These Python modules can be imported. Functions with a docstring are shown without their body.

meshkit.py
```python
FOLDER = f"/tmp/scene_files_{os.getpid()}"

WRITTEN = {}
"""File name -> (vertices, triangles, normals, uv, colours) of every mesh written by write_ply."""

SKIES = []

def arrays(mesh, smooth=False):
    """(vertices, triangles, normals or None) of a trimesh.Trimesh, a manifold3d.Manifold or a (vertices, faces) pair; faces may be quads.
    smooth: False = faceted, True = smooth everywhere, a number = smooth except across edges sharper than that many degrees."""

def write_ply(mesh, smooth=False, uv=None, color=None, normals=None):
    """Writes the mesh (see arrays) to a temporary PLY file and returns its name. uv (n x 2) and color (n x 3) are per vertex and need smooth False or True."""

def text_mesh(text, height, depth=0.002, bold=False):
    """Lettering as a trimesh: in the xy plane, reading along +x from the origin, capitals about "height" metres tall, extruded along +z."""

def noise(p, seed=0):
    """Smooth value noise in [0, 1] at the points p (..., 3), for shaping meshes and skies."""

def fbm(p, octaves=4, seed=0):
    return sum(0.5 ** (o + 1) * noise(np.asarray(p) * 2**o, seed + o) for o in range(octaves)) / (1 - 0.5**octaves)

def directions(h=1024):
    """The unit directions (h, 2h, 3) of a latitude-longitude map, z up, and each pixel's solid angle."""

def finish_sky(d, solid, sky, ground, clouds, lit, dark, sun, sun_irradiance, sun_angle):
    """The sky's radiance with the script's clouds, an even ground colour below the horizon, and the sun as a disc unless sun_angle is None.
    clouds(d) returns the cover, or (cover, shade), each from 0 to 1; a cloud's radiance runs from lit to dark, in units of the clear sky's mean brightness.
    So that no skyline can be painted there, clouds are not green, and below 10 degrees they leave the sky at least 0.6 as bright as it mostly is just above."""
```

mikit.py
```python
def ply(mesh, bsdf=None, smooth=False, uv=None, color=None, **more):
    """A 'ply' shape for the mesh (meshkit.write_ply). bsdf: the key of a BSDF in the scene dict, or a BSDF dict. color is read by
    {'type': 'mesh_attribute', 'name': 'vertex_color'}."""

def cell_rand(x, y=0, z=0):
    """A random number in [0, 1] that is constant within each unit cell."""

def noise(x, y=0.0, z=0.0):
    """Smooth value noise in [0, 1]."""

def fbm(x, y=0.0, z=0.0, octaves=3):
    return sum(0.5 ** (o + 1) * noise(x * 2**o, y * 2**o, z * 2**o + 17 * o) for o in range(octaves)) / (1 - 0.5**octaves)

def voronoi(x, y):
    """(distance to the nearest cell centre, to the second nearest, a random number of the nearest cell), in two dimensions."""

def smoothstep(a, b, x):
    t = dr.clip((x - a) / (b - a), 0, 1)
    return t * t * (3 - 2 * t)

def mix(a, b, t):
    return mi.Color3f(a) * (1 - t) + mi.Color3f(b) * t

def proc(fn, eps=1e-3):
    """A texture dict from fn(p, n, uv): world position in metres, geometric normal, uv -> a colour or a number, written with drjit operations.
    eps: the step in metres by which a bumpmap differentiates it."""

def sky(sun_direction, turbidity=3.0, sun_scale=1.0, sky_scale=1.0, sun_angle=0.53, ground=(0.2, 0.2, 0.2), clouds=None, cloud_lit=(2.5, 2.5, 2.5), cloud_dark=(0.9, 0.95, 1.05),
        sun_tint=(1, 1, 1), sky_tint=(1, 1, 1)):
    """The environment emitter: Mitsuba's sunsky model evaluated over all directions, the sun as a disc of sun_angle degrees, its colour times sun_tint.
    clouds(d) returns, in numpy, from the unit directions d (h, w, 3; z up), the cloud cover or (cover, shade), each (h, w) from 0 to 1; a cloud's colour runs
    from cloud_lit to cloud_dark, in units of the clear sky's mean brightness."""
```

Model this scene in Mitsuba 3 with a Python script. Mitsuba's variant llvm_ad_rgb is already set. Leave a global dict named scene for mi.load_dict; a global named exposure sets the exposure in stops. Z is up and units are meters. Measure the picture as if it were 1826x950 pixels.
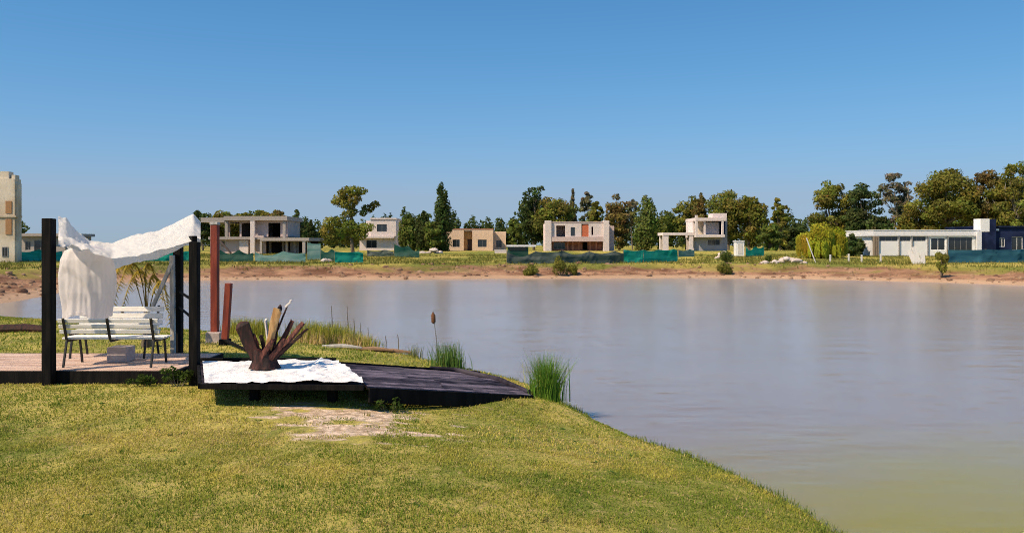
import math, numpy as np, trimesh, shapely
import drjit as dr, mitsuba as mi, mikit, meshkit
from mikit import proc, noise, fbm, smoothstep, mix
from shapely.geometry import Polygon, box as sbox
from scipy.interpolate import RegularGridInterpolator

# ------------------------------------------------------------------ camera, sky, exposure
exposure = 1.75
EYE, FOC, HOR = 2.1, 1433.0, 437.0        # eye height (m); focal length and horizon row measured on the photograph
T = mi.ScalarTransform4f
scene = {'type': 'scene'}
scene['camera'] = {'type': 'perspective', 'fov': 2 * math.degrees(math.atan(913 / FOC)), 'fov_axis': 'x', 'near_clip': 0.1, 'far_clip': 6000.0,
    'principal_point_offset_y': (475 - HOR) / 950,
    'to_world': T().look_at(origin=[0, 0, EYE], target=[0, 10, EYE], up=[0, 0, 1])}
SUN_EL = math.radians(46)
def horizon_haze(d):                       # a thin pale veil low down, the same all round
    return np.minimum(.7, 1.55 * np.exp(-np.degrees(np.arcsin(np.clip(d[..., 2], 0, 1))) / 4.2))
scene['sun_and_sky'] = mikit.sky((-0.8 * math.cos(SUN_EL), -0.6 * math.cos(SUN_EL), math.sin(SUN_EL)), turbidity=2.6, sun_tint=(1.0, 0.96, 0.9), sky_tint=(0.47, 0.885, 1.06), clouds=horizon_haze, cloud_lit=(1.5, 1.68, 2.1))
labels = {}
ORD = ('first', 'second', 'third', 'fourth', 'fifth', 'sixth', 'seventh')

# ------------------------------------------------------------------ helpers
def gx(px, d): return (px - 913.0) / FOC * d
def gz(py, d): return EYE - (py - HOR) / FOC * d

class MB:
    """collects boxes, tubes and raw pieces of ONE mesh"""
    def __init__(self): self.v, self.f, self.c, self.n = [], [], [], 0
    def raw(self, v, f, col=None):
        v = np.asarray(v, float); f = np.asarray(f, int)
        if f.shape[1] == 4: f = np.vstack([f[:, [0, 1, 2]], f[:, [0, 2, 3]]])
        self.v.append(v); self.f.append(f + self.n); self.n += len(v)
        if col is not None: self.c.append(np.broadcast_to(col, (len(v), 3)))
        return self
    def box(self, x0, x1, y0, y1, z0, z1, b=0.0, M=None):
        if b <= 0:
            m = trimesh.creation.box(extents=[x1 - x0, y1 - y0, z1 - z0]); v, f = m.vertices, m.faces
        else:
            p = []; h = np.array([x1 - x0, y1 - y0, z1 - z0]) / 2
            for s in np.array(np.meshgrid([-1, 1], [-1, 1], [-1, 1])).T.reshape(-1, 3):
                for k in range(3):
                    q = s * (h - b); q[k] = s[k] * h[k]; p.append(q)
            m = trimesh.convex.convex_hull(np.array(p)); v, f = m.vertices, m.faces
        v = np.array(v) + [(x0 + x1) / 2, (y0 + y1) / 2, (z0 + z1) / 2]
        if M is not None: v = trimesh.transform_points(v, M)
        return self.raw(v, f)
    def beam(self, a, b, w, t, bev=0.004):
        a, b = np.asarray(a, float), np.asarray(b, float); L = np.linalg.norm(b - a); z = (b - a) / L
        x = np.cross(z, [0, 1, 0.01]); x /= np.linalg.norm(x); y = np.cross(z, x)
        M = np.eye(4); M[:3, 0], M[:3, 1], M[:3, 2], M[:3, 3] = x, y, z, a
        return self.box(-w / 2, w / 2, -t / 2, t / 2, 0, L, bev, M)
    def tube(self, pts, r, sides=6):
        p = np.asarray(pts, float); t = np.gradient(p, axis=0); t /= np.linalg.norm(t, axis=1, keepdims=True) + 1e-12
        a = np.cross(t, [0.31, 0.95, 0.02]); a /= np.linalg.norm(a, axis=1, keepdims=True) + 1e-9; b = np.cross(t, a)
        an = np.arange(sides) * 2 * np.pi / sides; r = np.broadcast_to(r, (len(p),))
        v = p[:, None] + r[:, None, None] * (np.cos(an)[None, :, None] * a[:, None] + np.sin(an)[None, :, None] * b[:, None])
        n = len(p); i, j = np.meshgrid(np.arange(n - 1), np.arange(sides), indexing='ij')
        q = np.stack([i * sides + j, i * sides + (j + 1) % sides, (i + 1) * sides + (j + 1) % sides, (i + 1) * sides + j], -1).reshape(-1, 4)
        f = np.vstack([q[:, [0, 1, 2]], q[:, [0, 2, 3]]])
        v = np.vstack([v.reshape(-1, 3), p[:1], p[-1:]]); k = np.arange(sides)
        f = np.vstack([f, np.stack([(k + 1) % sides, k, np.full(sides, n * sides)], 1), np.stack([(n - 1) * sides + k, (n - 1) * sides + (k + 1) % sides, np.full(sides, n * sides + 1)], 1)])
        return self.raw(v, f)
    def mesh(self): return np.vstack(self.v), np.vstack(self.f)

def key_for(name, parent=None):
    k0 = (parent + '__' + name) if parent else name; k, i = k0, 0
    while k in scene or k in labels or any(s.startswith(k + '__') for s in (scene if not parent else ())):
        i += 1; k = '%s_%03d' % (k0, i)
    return k
def part(name, mb, mat, parent=None, smooth=False, color=None):
    k = key_for(name, parent)
    m = mb.mesh() if isinstance(mb, MB) else mb
    if color is None and isinstance(mb, MB) and mb.c: color = np.vstack(mb.c)
    scene[k] = mikit.ply(m, mat, smooth=smooth, color=color)
    return k
def thing(name, label, cat, group=None):
    k = key_for(name); labels[k] = {'label': label, 'category': cat}
    if group: labels[k]['group'] = group
    return k
def single(name, mb, mat, label, cat, smooth=False, group=None, color=None):
    k = part(name, mb, mat, None, smooth, color); labels[k] = {'label': label, 'category': cat}
    if group: labels[k]['group'] = group
    return k
def grid_faces(nu, nv):
    i, j = np.meshgrid(np.arange(nu - 1), np.arange(nv - 1), indexing='ij'); a = i * nv + j
    q = np.stack([a, a + nv, a + nv + 1, a + 1], -1).reshape(-1, 4)
    return np.vstack([q[:, [0, 1, 2]], q[:, [0, 2, 3]]])
def ss(a, b, x):
    t = np.clip((np.asarray(x, float) - a) / (b - a), 0, 1); return t * t * (3 - 2 * t)
def n3(x, y, z=0.0, s=1.0, seed=0, o=3):
    return meshkit.fbm(np.stack(np.broadcast_arrays(np.asarray(x, float) * s, np.asarray(y, float) * s, np.asarray(z, float) * s), -1) + 50.0, o, seed)

# ------------------------------------------------------------------ materials
def mat(name, col, rough=0.8, bump=None, eps=2e-3, two=True, **kw):
    c = {'type': 'rgb', 'value': list(col)} if isinstance(col, (tuple, list)) else (proc(col) if callable(col) else col)
    b = {'type': 'principled', 'base_color': c, 'roughness': rough, **kw}
    if bump: b = {'type': 'bumpmap', 'nested': b, 'tex': proc(bump[0], eps), 'scale': bump[1]}
    scene[name] = {'type': 'twosided', 'nested': b} if two else b
def thin(name, col, trans, rough=0.6):
    c = {'type': 'rgb', 'value': list(col)} if isinstance(col, (tuple, list)) else (proc(col) if callable(col) else col)
    scene[name] = {'type': 'principledthin', 'base_color': c, 'roughness': rough, 'diff_trans': trans, 'spec_trans': 0.0, 'eta': 1.3}
VC = {'type': 'mesh_attribute', 'name': 'vertex_color'}
def mottled(a, b, s=3.0, stretch=(1, 1, 1), spots=None):
    def f(p, n, uv):
        t = fbm(p.x * s * stretch[0], p.y * s * stretch[1], p.z * s * stretch[2], 4)
        c = mix(a, b, smoothstep(0.3, 0.7, t))
        if spots is not None:
            c = mix(c, spots, smoothstep(0.6, 0.75, fbm(p.x * s * .35 * stretch[0] + 9, p.y * s * .35 * stretch[1], p.z * s * .35 * stretch[2] + 4, 3)))
        return c
    return f

def ground_col(p, n, uv):
    big = fbm(p.x * 0.35, p.y * 0.35, 0, 3); mid = fbm(p.x * 1.7 + 5, p.y * 1.7, 3, 3); fine = fbm(p.x * 14, p.y * 14, 7, 3)
    grass = mix((0.15, 0.17, 0.034), (0.36, 0.305, 0.08), smoothstep(0.33, 0.67, mid * 0.5 + big * 0.5))
    grass = mix(grass, (0.4, 0.3, 0.14), 0.5 * smoothstep(0.52, 0.8, fine))
    dirt = mix((0.34, 0.25, 0.17), (0.58, 0.46, 0.36), smoothstep(.25, .75, fine))
    w = fbm(p.x * 3 + 2, p.y * 5, 1, 4) - 0.5
    d1 = dr.sqrt(dr.square((p.x + 2.1) / 1.1) + dr.square((p.y - 10.15) / 0.5)); d2 = dr.sqrt(dr.square((p.x + 1.75) / 0.75) + dr.square((p.y - 9.2) / 0.42))
    c = mix(grass, dirt, 1 - smoothstep(0.65, 1.25, dr.minimum(d1, d2) + w * 3.0))
    mud = mix((0.17, 0.125, 0.085), (0.27, 0.2, 0.14), fine)
    c = mix(mud, c, smoothstep(-0.57, -0.5, p.z + 0.05 * (mid - 0.5)))
    # the far bank: bare reddish earth up to its top edge, dry grass beyond
    fg = mix((0.13, 0.145, 0.03), (0.30, 0.25, 0.065), smoothstep(0.3, 0.7, fbm(p.x * 0.25, p.y * 0.12, 2, 4)))
    e = fbm(p.x * 0.9, p.y * 0.9 + 3, p.z * 3, 4)
    earth = mix((0.15, 0.075, 0.045), (0.34, 0.2, 0.125), smoothstep(0.25, 0.75, e))
    earth = mix(earth, (0.40, 0.27, 0.18), smoothstep(-0.3, -0.5, p.z))
    tuft = smoothstep(0.5, 0.68, fbm(p.x * 0.22 + 7, p.y * 0.5, 5, 3))
    far = mix(earth, fg, dr.maximum(smoothstep(0.02, 0.36, p.z + 0.7 * (fbm(p.x * 0.4, p.y * 0.4, 4, 3) - 0.5)), tuft * smoothstep(-0.3, 0.0, p.z) * 0.8))
    return mix(c, far, smoothstep(29, 34, p.y))
mat('ground_mat', ground_col, 0.95, (lambda p, n, uv: fbm(p.x * 9, p.y * 9, 0, 4), 0.03), eps=0.01, specular=0.15)

def wave(p, n, uv):
    x, y = p.x, p.y
    a = noise(x * 0.9 + y * 0.25, y * 2.6 - x * 0.3, 1) * 0.55 + noise(x * 2.3 - y * .5, y * 6.5, 5) * 0.28 + noise(x * 6.1, y * 15.0 + x, 9) * 0.1
    return a * (0.45 + 1.1 * smoothstep(0.3, 0.75, fbm(x * 0.07 + 3, y * 0.16, 4, 3)))
def water_col(p, n, uv):
    g = 1 - smoothstep(2.2, 8.0, dr.sqrt(dr.square(p.x - 6.2) + dr.square((p.y - 5.2))) + 1.5 * (fbm(p.x * .8, p.y * 1.6, 0, 3) - .5))
    c = mix((0.22, 0.185, 0.17), (0.245, 0.208, 0.19), fbm(p.x * .12, p.y * .3, 2, 3))
    return mix(c, (0.255, 0.225, 0.012), g)
mat('water_mat', water_col, 0.17, (wave, 0.019), eps=0.01, two=True, specular=0.44)

thin('leaf_mat', VC, 0.8); thin('blade_mat', VC, 0.5, 0.5)
mat('bark', mottled((0.09, 0.07, 0.05), (0.2, 0.17, 0.13), 2, (3, 3, .6)), 0.9)
mat('pale_bark', mottled((0.3, 0.26, 0.21), (0.45, 0.4, 0.34), 1.5, (2, 2, .6)), 0.9)
mat('black_wood', mottled((0.003, 0.003, 0.004), (0.01, 0.009, 0.009), 6, (3, 3, .4)), 0.8, (lambda p, n, uv: fbm(p.x * 60, p.y * 60, p.z * 3, 3), .006), specular=0.16)
mat('red_wood', mottled((0.17, 0.022, 0.012), (0.26, 0.045, 0.022), 5, (3, 3, .4), (0.12, 0.02, 0.012)), 0.7)
mat('grey_wood', mottled((0.3, 0.29, 0.28), (0.5, 0.48, 0.46), 6, (3, 3, .5)), 0.8)
mat('white_wood', mottled((0.68, 0.67, 0.65), (0.8, 0.79, 0.77), 5, (.4, 4, 4)), 0.55)
mat('black_iron', (0.012, 0.012, 0.014), 0.5)
mat('deck_wood', mottled((0.34, 0.22, 0.17), (0.52, 0.38, 0.31), 5, (.35, 4, 4), (0.28, 0.2, 0.17)), 0.8)
mat('deck_wood_pale', mottled((0.42, 0.3, 0.25), (0.58, 0.45, 0.38), 5, (.35, 4, 4)), 0.8)
mat('dark_plank', mottled((0.012, 0.01, 0.017), (0.05, 0.042, 0.062), 4, (1.2, 1.2, 1), (0.075, 0.065, 0.085)), 0.8, specular=.2)
mat('dark_plank_worn', mottled((0.05, 0.043, 0.062), (0.15, 0.125, 0.165), 5, (1.2, 1.2, 1)), 0.8, specular=.2)
thin('canopy_cloth', (0.86, 0.86, 0.87), 0.8); thin('drape_cloth', (0.82, 0.79, 0.8), 0.75, 0.45)
mat('sheet_cloth', mottled((0.72, 0.71, 0.72), (0.85, 0.84, 0.84), 4), 0.6)
mat('concrete', mottled((0.34, 0.305, 0.29), (0.40, 0.36, 0.345), 0.15, (1, 1, .5), (0.28, 0.25, 0.24)), 0.9)
mat('block_stone', mottled((0.4, 0.33, 0.32), (0.52, 0.44, 0.42), 7), 0.9)
mat('log_dark', mottled((0.009, 0.004, 0.004), (0.06, 0.018, 0.015), 20, (2, 2, .3), (0.012, 0.005, 0.005)), 0.8)
mat('log_brown', mottled((0.045, 0.013, 0.01), (0.17, 0.055, 0.04), 22, (2, 2, .3), (0.03, 0.01, 0.008)), 0.8)
mat('log_tan', mottled((0.42, 0.22, 0.08), (0.62, 0.38, 0.17), 12, (2, 2, .5), (0.33, 0.14, 0.06)), 0.75)
mat('log_pale', (0.62, 0.58, 0.55), 0.7)
mat('cattail_brown', (0.16, 0.07, 0.03), 0.9)
mat('white_render', mottled((0.63, 0.55, 0.535), (0.68, 0.605, 0.59), 0.12, (1, 1, .5)), 0.9)
mat('pink_render', mottled((0.52, 0.41, 0.395), (0.58, 0.46, 0.445), 0.12, (1, 1, .5), (0.47, 0.365, 0.35)), 0.9)
def peach(p, n, uv):
    c = mix((0.66, 0.47, 0.33), (0.76, 0.57, 0.42), fbm(p.x * .7, p.y * .7, p.z * 1.1, 4))
    r = dr.abs(p.z * 5 - dr.floor(p.z * 5) - 0.5)
    return mix(c, (0.42, 0.3, 0.2), 0.35 * smoothstep(0.4, 0.5, r))
mat('peach_block', peach, 0.9); mat('orange_render', (0.6, 0.36, 0.15), 0.9)
mat('cream_render', mottled((0.55, 0.46, 0.34), (0.72, 0.64, 0.52), 0.9, (1, 1, .6), (0.47, 0.36, 0.24)), 0.9)
mat('brick_red', mottled((0.3, 0.12, 0.075), (0.45, 0.2, 0.13), 1.5), 0.9)
mat('red_panel', (0.48, 0.13, 0.06), 0.8); mat('rust_panel', (0.38, 0.2, 0.09), 0.8)
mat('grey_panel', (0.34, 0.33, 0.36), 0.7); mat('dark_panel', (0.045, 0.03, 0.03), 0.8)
mat('navy_render', mottled((0.008, 0.014, 0.045), (0.018, 0.03, 0.085), 1.0), 0.8, specular=.15)
mat('white_gloss', (0.8, 0.8, 0.8), 0.4); mat('white_fascia', (0.72, 0.72, 0.75), 0.6)
mat('glass_dark', (0.02, 0.025, 0.03), 0.06, specular=0.8)
mat('frame_grey', (0.2, 0.2, 0.21), 0.5)
mat('rubble_white', mottled((0.45, 0.37, 0.33), (0.68, 0.6, 0.56), 2), 0.9)
mat('clod', mottled((0.15, 0.08, 0.05), (0.34, 0.22, 0.14), 1.2), 0.95)
def net(a, b): return mottled(a, b, 0.9, (.5, .5, 3.5))
thin('net_teal', net((0.01, 0.26, 0.2), (0.04, 0.46, 0.36)), 0.7); thin('net_dark', net((0.015, 0.07, 0.06), (0.06, 0.13, 0.11)), 0.6)
thin('net_grey', net((0.05, 0.085, 0.075), (0.16, 0.19, 0.175)), 0.6); thin('net_pale', net((0.12, 0.27, 0.26), (0.26, 0.4, 0.38)), 0.7)
thin('net_blue', net((0.03, 0.11, 0.17), (0.05, 0.16, 0.22)), 0.6)
mat('post_wood', (0.25, 0.2, 0.15), 0.9); mat('post_white', (0.62, 0.6, 0.57), 0.8)

# ------------------------------------------------------------------ the lake and the ground
SHORE = [(3.2, 5.6), (3.1, 7.5), (2.62, 9.4), (1.72, 11.1), (1.15, 12.7), (0.8, 14.1), (0.2, 15.6), (-1.4, 17.7), (-2.7, 19.5), (-4.5, 21.5), (-8, 23.6), (-11, 25.2), (-16.2, 27.8),
         (-21, 31.0), (-23.2, 34), (-24.2, 41), (-27.6, 52), (-28.4, 58), (-25, 61.2), (-18, 62.8), (-9.3, 62.2), (-0.6, 65.4), (8.6, 65.4), (18, 66.4), (25.5, 62.6), (31.7, 57.6), (36, 52), (46, 45), (60, 38),
         (75, 20), (70, -14), (30, -22), (10, -12), (4.4, 2.0)]
def chaikin(p, n=3):
    p = np.array(p, float)
    for _ in range(n):
        q = np.roll(p, -1, 0); p = np.stack([.75 * p + .25 * q, .25 * p + .75 * q], 1).reshape(-1, 2)
    return p
_s = np.array(shapely.segmentize(Polygon(chaikin(SHORE)), 0.5).exterior.coords)[:-1]
_a = np.where(_s[:, 1] > 33, 0.9, 0.22)
_s = _s + np.stack([_a * (n3(_s[:, 0], _s[:, 1], 1, .45, 3) - .5), 1.3 * _a * (n3(_s[:, 0], _s[:, 1], 5, .45, 4) - .5)], 1)
LAKE = Polygon(_s).buffer(0)
WATER = -0.6
def height(x, y):
    pts = shapely.points(x, y); d = shapely.distance(LAKE.exterior, pts); ins = shapely.contains_xy(LAKE, x, y)
    near = WATER + 0.2 * (1 - np.exp(-d / 0.3)) + 0.4 * ss(0, 4.5, d) + 0.035 * (n3(x, y, 0, .9, 7) - .5) * ss(0, 1, d) + .19 * np.exp(-((x - .05) / 1.1) ** 2 - ((y - 11.95) / .75) ** 2) * ss(0, .6, d)
    dd = d + 3.4 * (n3(x, y, 2, .16, 8) - .5) * ss(0, 3, d) + 1.4 * (n3(x, y, 2, .7, 18) - .5) * ss(0, 3, d)
    far = WATER + 0.16 * (1 - np.exp(-d / 0.4)) + 0.3 * ss(0, 5, dd) + 0.55 * ss(4.0, 6.2, dd) + 0.7 * ss(7, 80, d) + 0.16 * (n3(x, y, 0, .8, 9) - .5) * ss(0, 1.5, d) * (1 - ss(9, 14, d)) + 0.08 * (n3(x, y, 0, .3, 9) - .5)
    z = near + (far - near) * ss(27, 34, y + 0.0 * x)
    return np.where(ins, WATER - 0.02 - np.minimum(0.25 * d, 1.6), z)
def axis(segs): return np.unique(np.concatenate([np.arange(a, b, s) for a, b, s in segs]).round(4))
AX = axis([(-1600, -200, 100), (-200, -60, 6), (-60, -14, .6), (-14, 7, .14), (7, 45, .5), (45, 100, 4), (100, 200, 10), (200, 1601, 100)])
AY = axis([(-60, 0, 3), (0, 3, .5), (3, 19, .14), (19, 33, .35), (33, 52, .6), (52, 76, .28), (76, 100, 1), (100, 220, 5), (220, 500, 40), (500, 2601, 200)])
GX, GY = np.meshgrid(AX, AY, indexing='ij'); GH = height(GX.ravel(), GY.ravel()).reshape(GX.shape)
terrain = RegularGridInterpolator((AX, AY), GH, bounds_error=False, fill_value=1.1)
def tz(x, y): return float(terrain([[x, y]])[0])
part('ground', (np.stack([GX, GY, GH], -1).reshape(-1, 3), grid_faces(len(AX), len(AY))), 'ground_mat', smooth=True)
labels['ground'] = {'label': 'grassy lawn and bare earth banks around the pond', 'kind': 'structure'}
wv, wf = trimesh.creation.triangulate_polygon(LAKE.buffer(0.6).simplify(0.05), engine='earcut')
part('water', (np.c_[wv, np.full(len(wv), WATER)], wf), 'water_mat')
labels['water'] = {'label': 'muddy grey pond water with small ripples', 'kind': 'structure'}

# ------------------------------------------------------------------ far houses (plans measured along the facade, s metres per unit)
class House:
    def __init__(self, label, name, d, base_py, x0, cat='house', yaw=0.0):
        self.d, self.s, self.base, self.x0 = d, d / FOC, base_py, x0
        o = np.array([gx(x0, d), d, 0.0]); self.z0 = gz(base_py, d)
        self.M = trimesh.transformations.translation_matrix(o) @ trimesh.transformations.rotation_matrix(math.radians(yaw), [0, 0, 1])
        self.k = thing(name, label, cat)
    def u(self, px): return (px - self.x0) * self.s
    def w(self, py): return self.z0 + (self.base - py) * self.s
    def box(self, name, px0, px1, py0, py1, v0, v1, m, sub=None, b=0.0):
        mb = MB().box(self.u(px0), self.u(px1), v0, v1, self.w(py1), self.w(py0), b, self.M)
        return part(name, mb, m, sub or self.k)
    def wall(self, name, px0, px1, py0, py1, v0, t, m, holes=()):
        g = sbox(self.u(px0), self.w(py1), self.u(px1), self.w(py0))
        for h in holes: g = g.difference(sbox(self.u(h[0]), self.w(h[3]), self.u(h[1]), self.w(h[2])))
        mb = MB()
        for q in getattr(g, 'geoms', [g]):
            e = trimesh.creation.extrude_polygon(q, t, engine='earcut'); v = np.array(e.vertices)
            v = np.stack([v[:, 0], v0 + t - v[:, 2], v[:, 1]], 1)
            mb.raw(trimesh.transform_points(v, self.M), e.faces[:, ::-1] if False else e.faces)
        return part(name, mb, m, self.k)
    def window(self, px0, px1, py0, py1, v, frame='frame_grey', pane='glass_dark', bars=1):
        a, b, c, d = self.u(px0), self.u(px1), self.w(py1), self.w(py0); f = 0.07; mb = MB()
        for r in ((a, a + f, c, d), (b - f, b, c, d), (a + f, b - f, c, c + f), (a + f, b - f, d - f, d)): mb.box(r[0], r[1], v, v + .08, r[2], r[3], 0, self.M)
        for i in range(bars):
            x = a + (b - a) * (i + 1) / (bars + 1); mb.box(x - .025, x + .025, v + .005, v + .075, c + f, d - f, 0, self.M)
        k = part('window', mb, frame, self.k)
        part('pane', MB().box(a + f, b - f, v + .03, v + .045, c + f, d - f, 0, self.M), pane, k)
        return k

# cream block tower at the left edge
h = House('tall narrow cream block building cut by the left edge of the photo', 'tower_house', 74, 466, -40, 'building', yaw=7)
h.box('body', -40, 22, 318, 470, 0, 1.2, 'cream_render'); h.box('parapet', 15, 21, 311, 318, .2, 1.0, 'cream_render'); h.box('parapet', -40, 11, 305, 318, .1, 1.0, 'cream_render'); h.box('ledge', -40, 25, 384, 387, -.12, 1.1, 'cream_render')
h.box('corner_strip', 22, 25, 326, 470, .15, 1.0, 'cream_render')
for a, b in ((358, 380), (390, 418)): h.box('shutter', 7, 17, a, b, -.06, 0.04, 'rust_panel')
h.window(1, 11, 440, 458, -.05); h.window(-30, -12, 350, 378, -.05)
# low grey house beside it
h = House('low grey flat-roofed house with dark windows behind the black post', 'grey_house', 92, 463, 32)
h.wall('wall', 34, 112, 421, 466, .5, .25, 'concrete', [(40, 50, 430, 446), (56, 88, 428, 448)])
h.box('back_wall', 34, 112, 421, 466, 6, 6.2, 'concrete'); h.box('side_wall', 34, 37, 421, 466, .76, 5.99, 'concrete'); h.box('side_wall', 109, 112, 421, 466, .76, 5.99, 'concrete')
h.box('roof', 30, 116, 416, 421, -.2, 6.6, 'concrete'); h.window(40, 50, 430, 446, .55); h.window(56, 88, 428, 448, .55, bars=2)

# unfinished two-storey concrete house
h = House('unfinished two-storey concrete frame house with open dark rooms', 'concrete_house', 112, 456, 356)
C = 'concrete'
h.box('roof', 358, 400, 388, 396.5, 0, 7, C); h.box('roof', 400.2, 513, 385.5, 393, -.3, 8, C)
h.box('floor_slab', 371, 470, 422, 427, 0, 8, C); h.box('floor_slab', 470.2, 556, 424, 429.5, -1.6, 8, C)
for a, b, y0, y1, v in ((374, 381, 396.6, 458, .1), (401, 406, 393.2, 421.8, 0), (447, 455, 393.2, 458, -.25), (504, 509, 393.2, 423.8, 0), (544, 549, 429.7, 460, -1.5), (511, 514, 429.7, 459, -.5), (468, 472, 429.8, 459, -1.2), (519, 522, 429.7, 459, 1.2)):
    h.box('column', a, b, y0, y1, v, v + .45, 'white_render' if b - a > 7 else C)
h.wall('upper_wall', 400, 510, 393, 422, .8, .2, 'pink_render', [(406, 424, 396, 421.9), (427, 446, 397, 421.9), (475, 497, 397, 421.9)])
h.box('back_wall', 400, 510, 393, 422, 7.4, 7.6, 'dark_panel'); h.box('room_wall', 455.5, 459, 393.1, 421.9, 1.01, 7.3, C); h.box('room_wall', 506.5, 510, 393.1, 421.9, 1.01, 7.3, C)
h.wall('lower_wall', 386, 470, 427, 460, 1.0, .2, 'pink_render', [(441, 449, 430, 459.9), (390, 396, 430, 440)])
h.box('white_wall', 424, 440, 428, 456, .6, .8, 'white_render')
h.wall('lower_wall', 470, 545, 429.6, 460, 2.4, .2, C, [(474, 494, 431, 455), (498, 509, 431, 448), (524, 543, 431, 459.9)])
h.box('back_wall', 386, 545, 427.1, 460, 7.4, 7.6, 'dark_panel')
h.box('balcony_rail', 458, 476, 420, 423.8, -1.5, -1.35, 'pink_render')

# small white two-storey house behind the eucalyptus
h = House('small white two-storey house partly hidden behind the tall eucalyptus', 'white_house', 150, 448, 640)
h.wall('upper_wall', 661, 706, 391, 421, 0, .25, 'white_render', [(672, 690, 400, 413)])
h.box('side_wall', 703, 706, 391, 450, .26, 7.2, 'white_render'); h.box('side_wall', 661, 664, 391, 421, .26, 7.2, 'white_render'); h.box('roof', 660, 707, 388.6, 391, -.2, 7.5, 'white_render')
h.wall('lower_wall', 640, 706, 424.5, 450, .6, .25, 'white_render', [(652, 671, 428, 442)]); h.box('terrace_slab', 638, 703, 421.2, 424.4, -.5, 7.2, 'white_render')
h.box('back_wall', 640, 703, 391.2, 450, 7.3, 7.5, 'white_render'); h.window(672, 690, 400, 413, .1); h.window(652, 671, 428, 442, .7)

# peach one-storey house
h = House('single-storey peach block house with a dark doorway on the open lawn', 'peach_house', 145, 447, 795)
P = 'peach_block'
h.wall('front_wall', 795, 879, 409, 449, 0, .3, P, [(807, 820, 427, 440.5), (827, 842, 411, 448.9), (852, 868, 427, 440.5)])
h.box('recess_wall', 827, 833, 409.5, 449, 1.0, 1.2, 'orange_render'); h.box('recess_wall', 833, 842, 409.5, 426, 1.0, 1.2, 'orange_render')
dk = h.box('door', 833.2, 841.8, 426.2, 448, 1.05, 1.12, 'dark_panel'); h.box('handle', 834.2, 834.7, 436, 438.5, .98, 1.05, 'frame_grey', dk)
h.box('recess_side', 824.6, 827, 409.5, 449, .31, 1.2, 'orange_render'); h.box('recess_side', 842, 844.4, 409.5, 449, .31, 1.2, 'orange_render')
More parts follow.
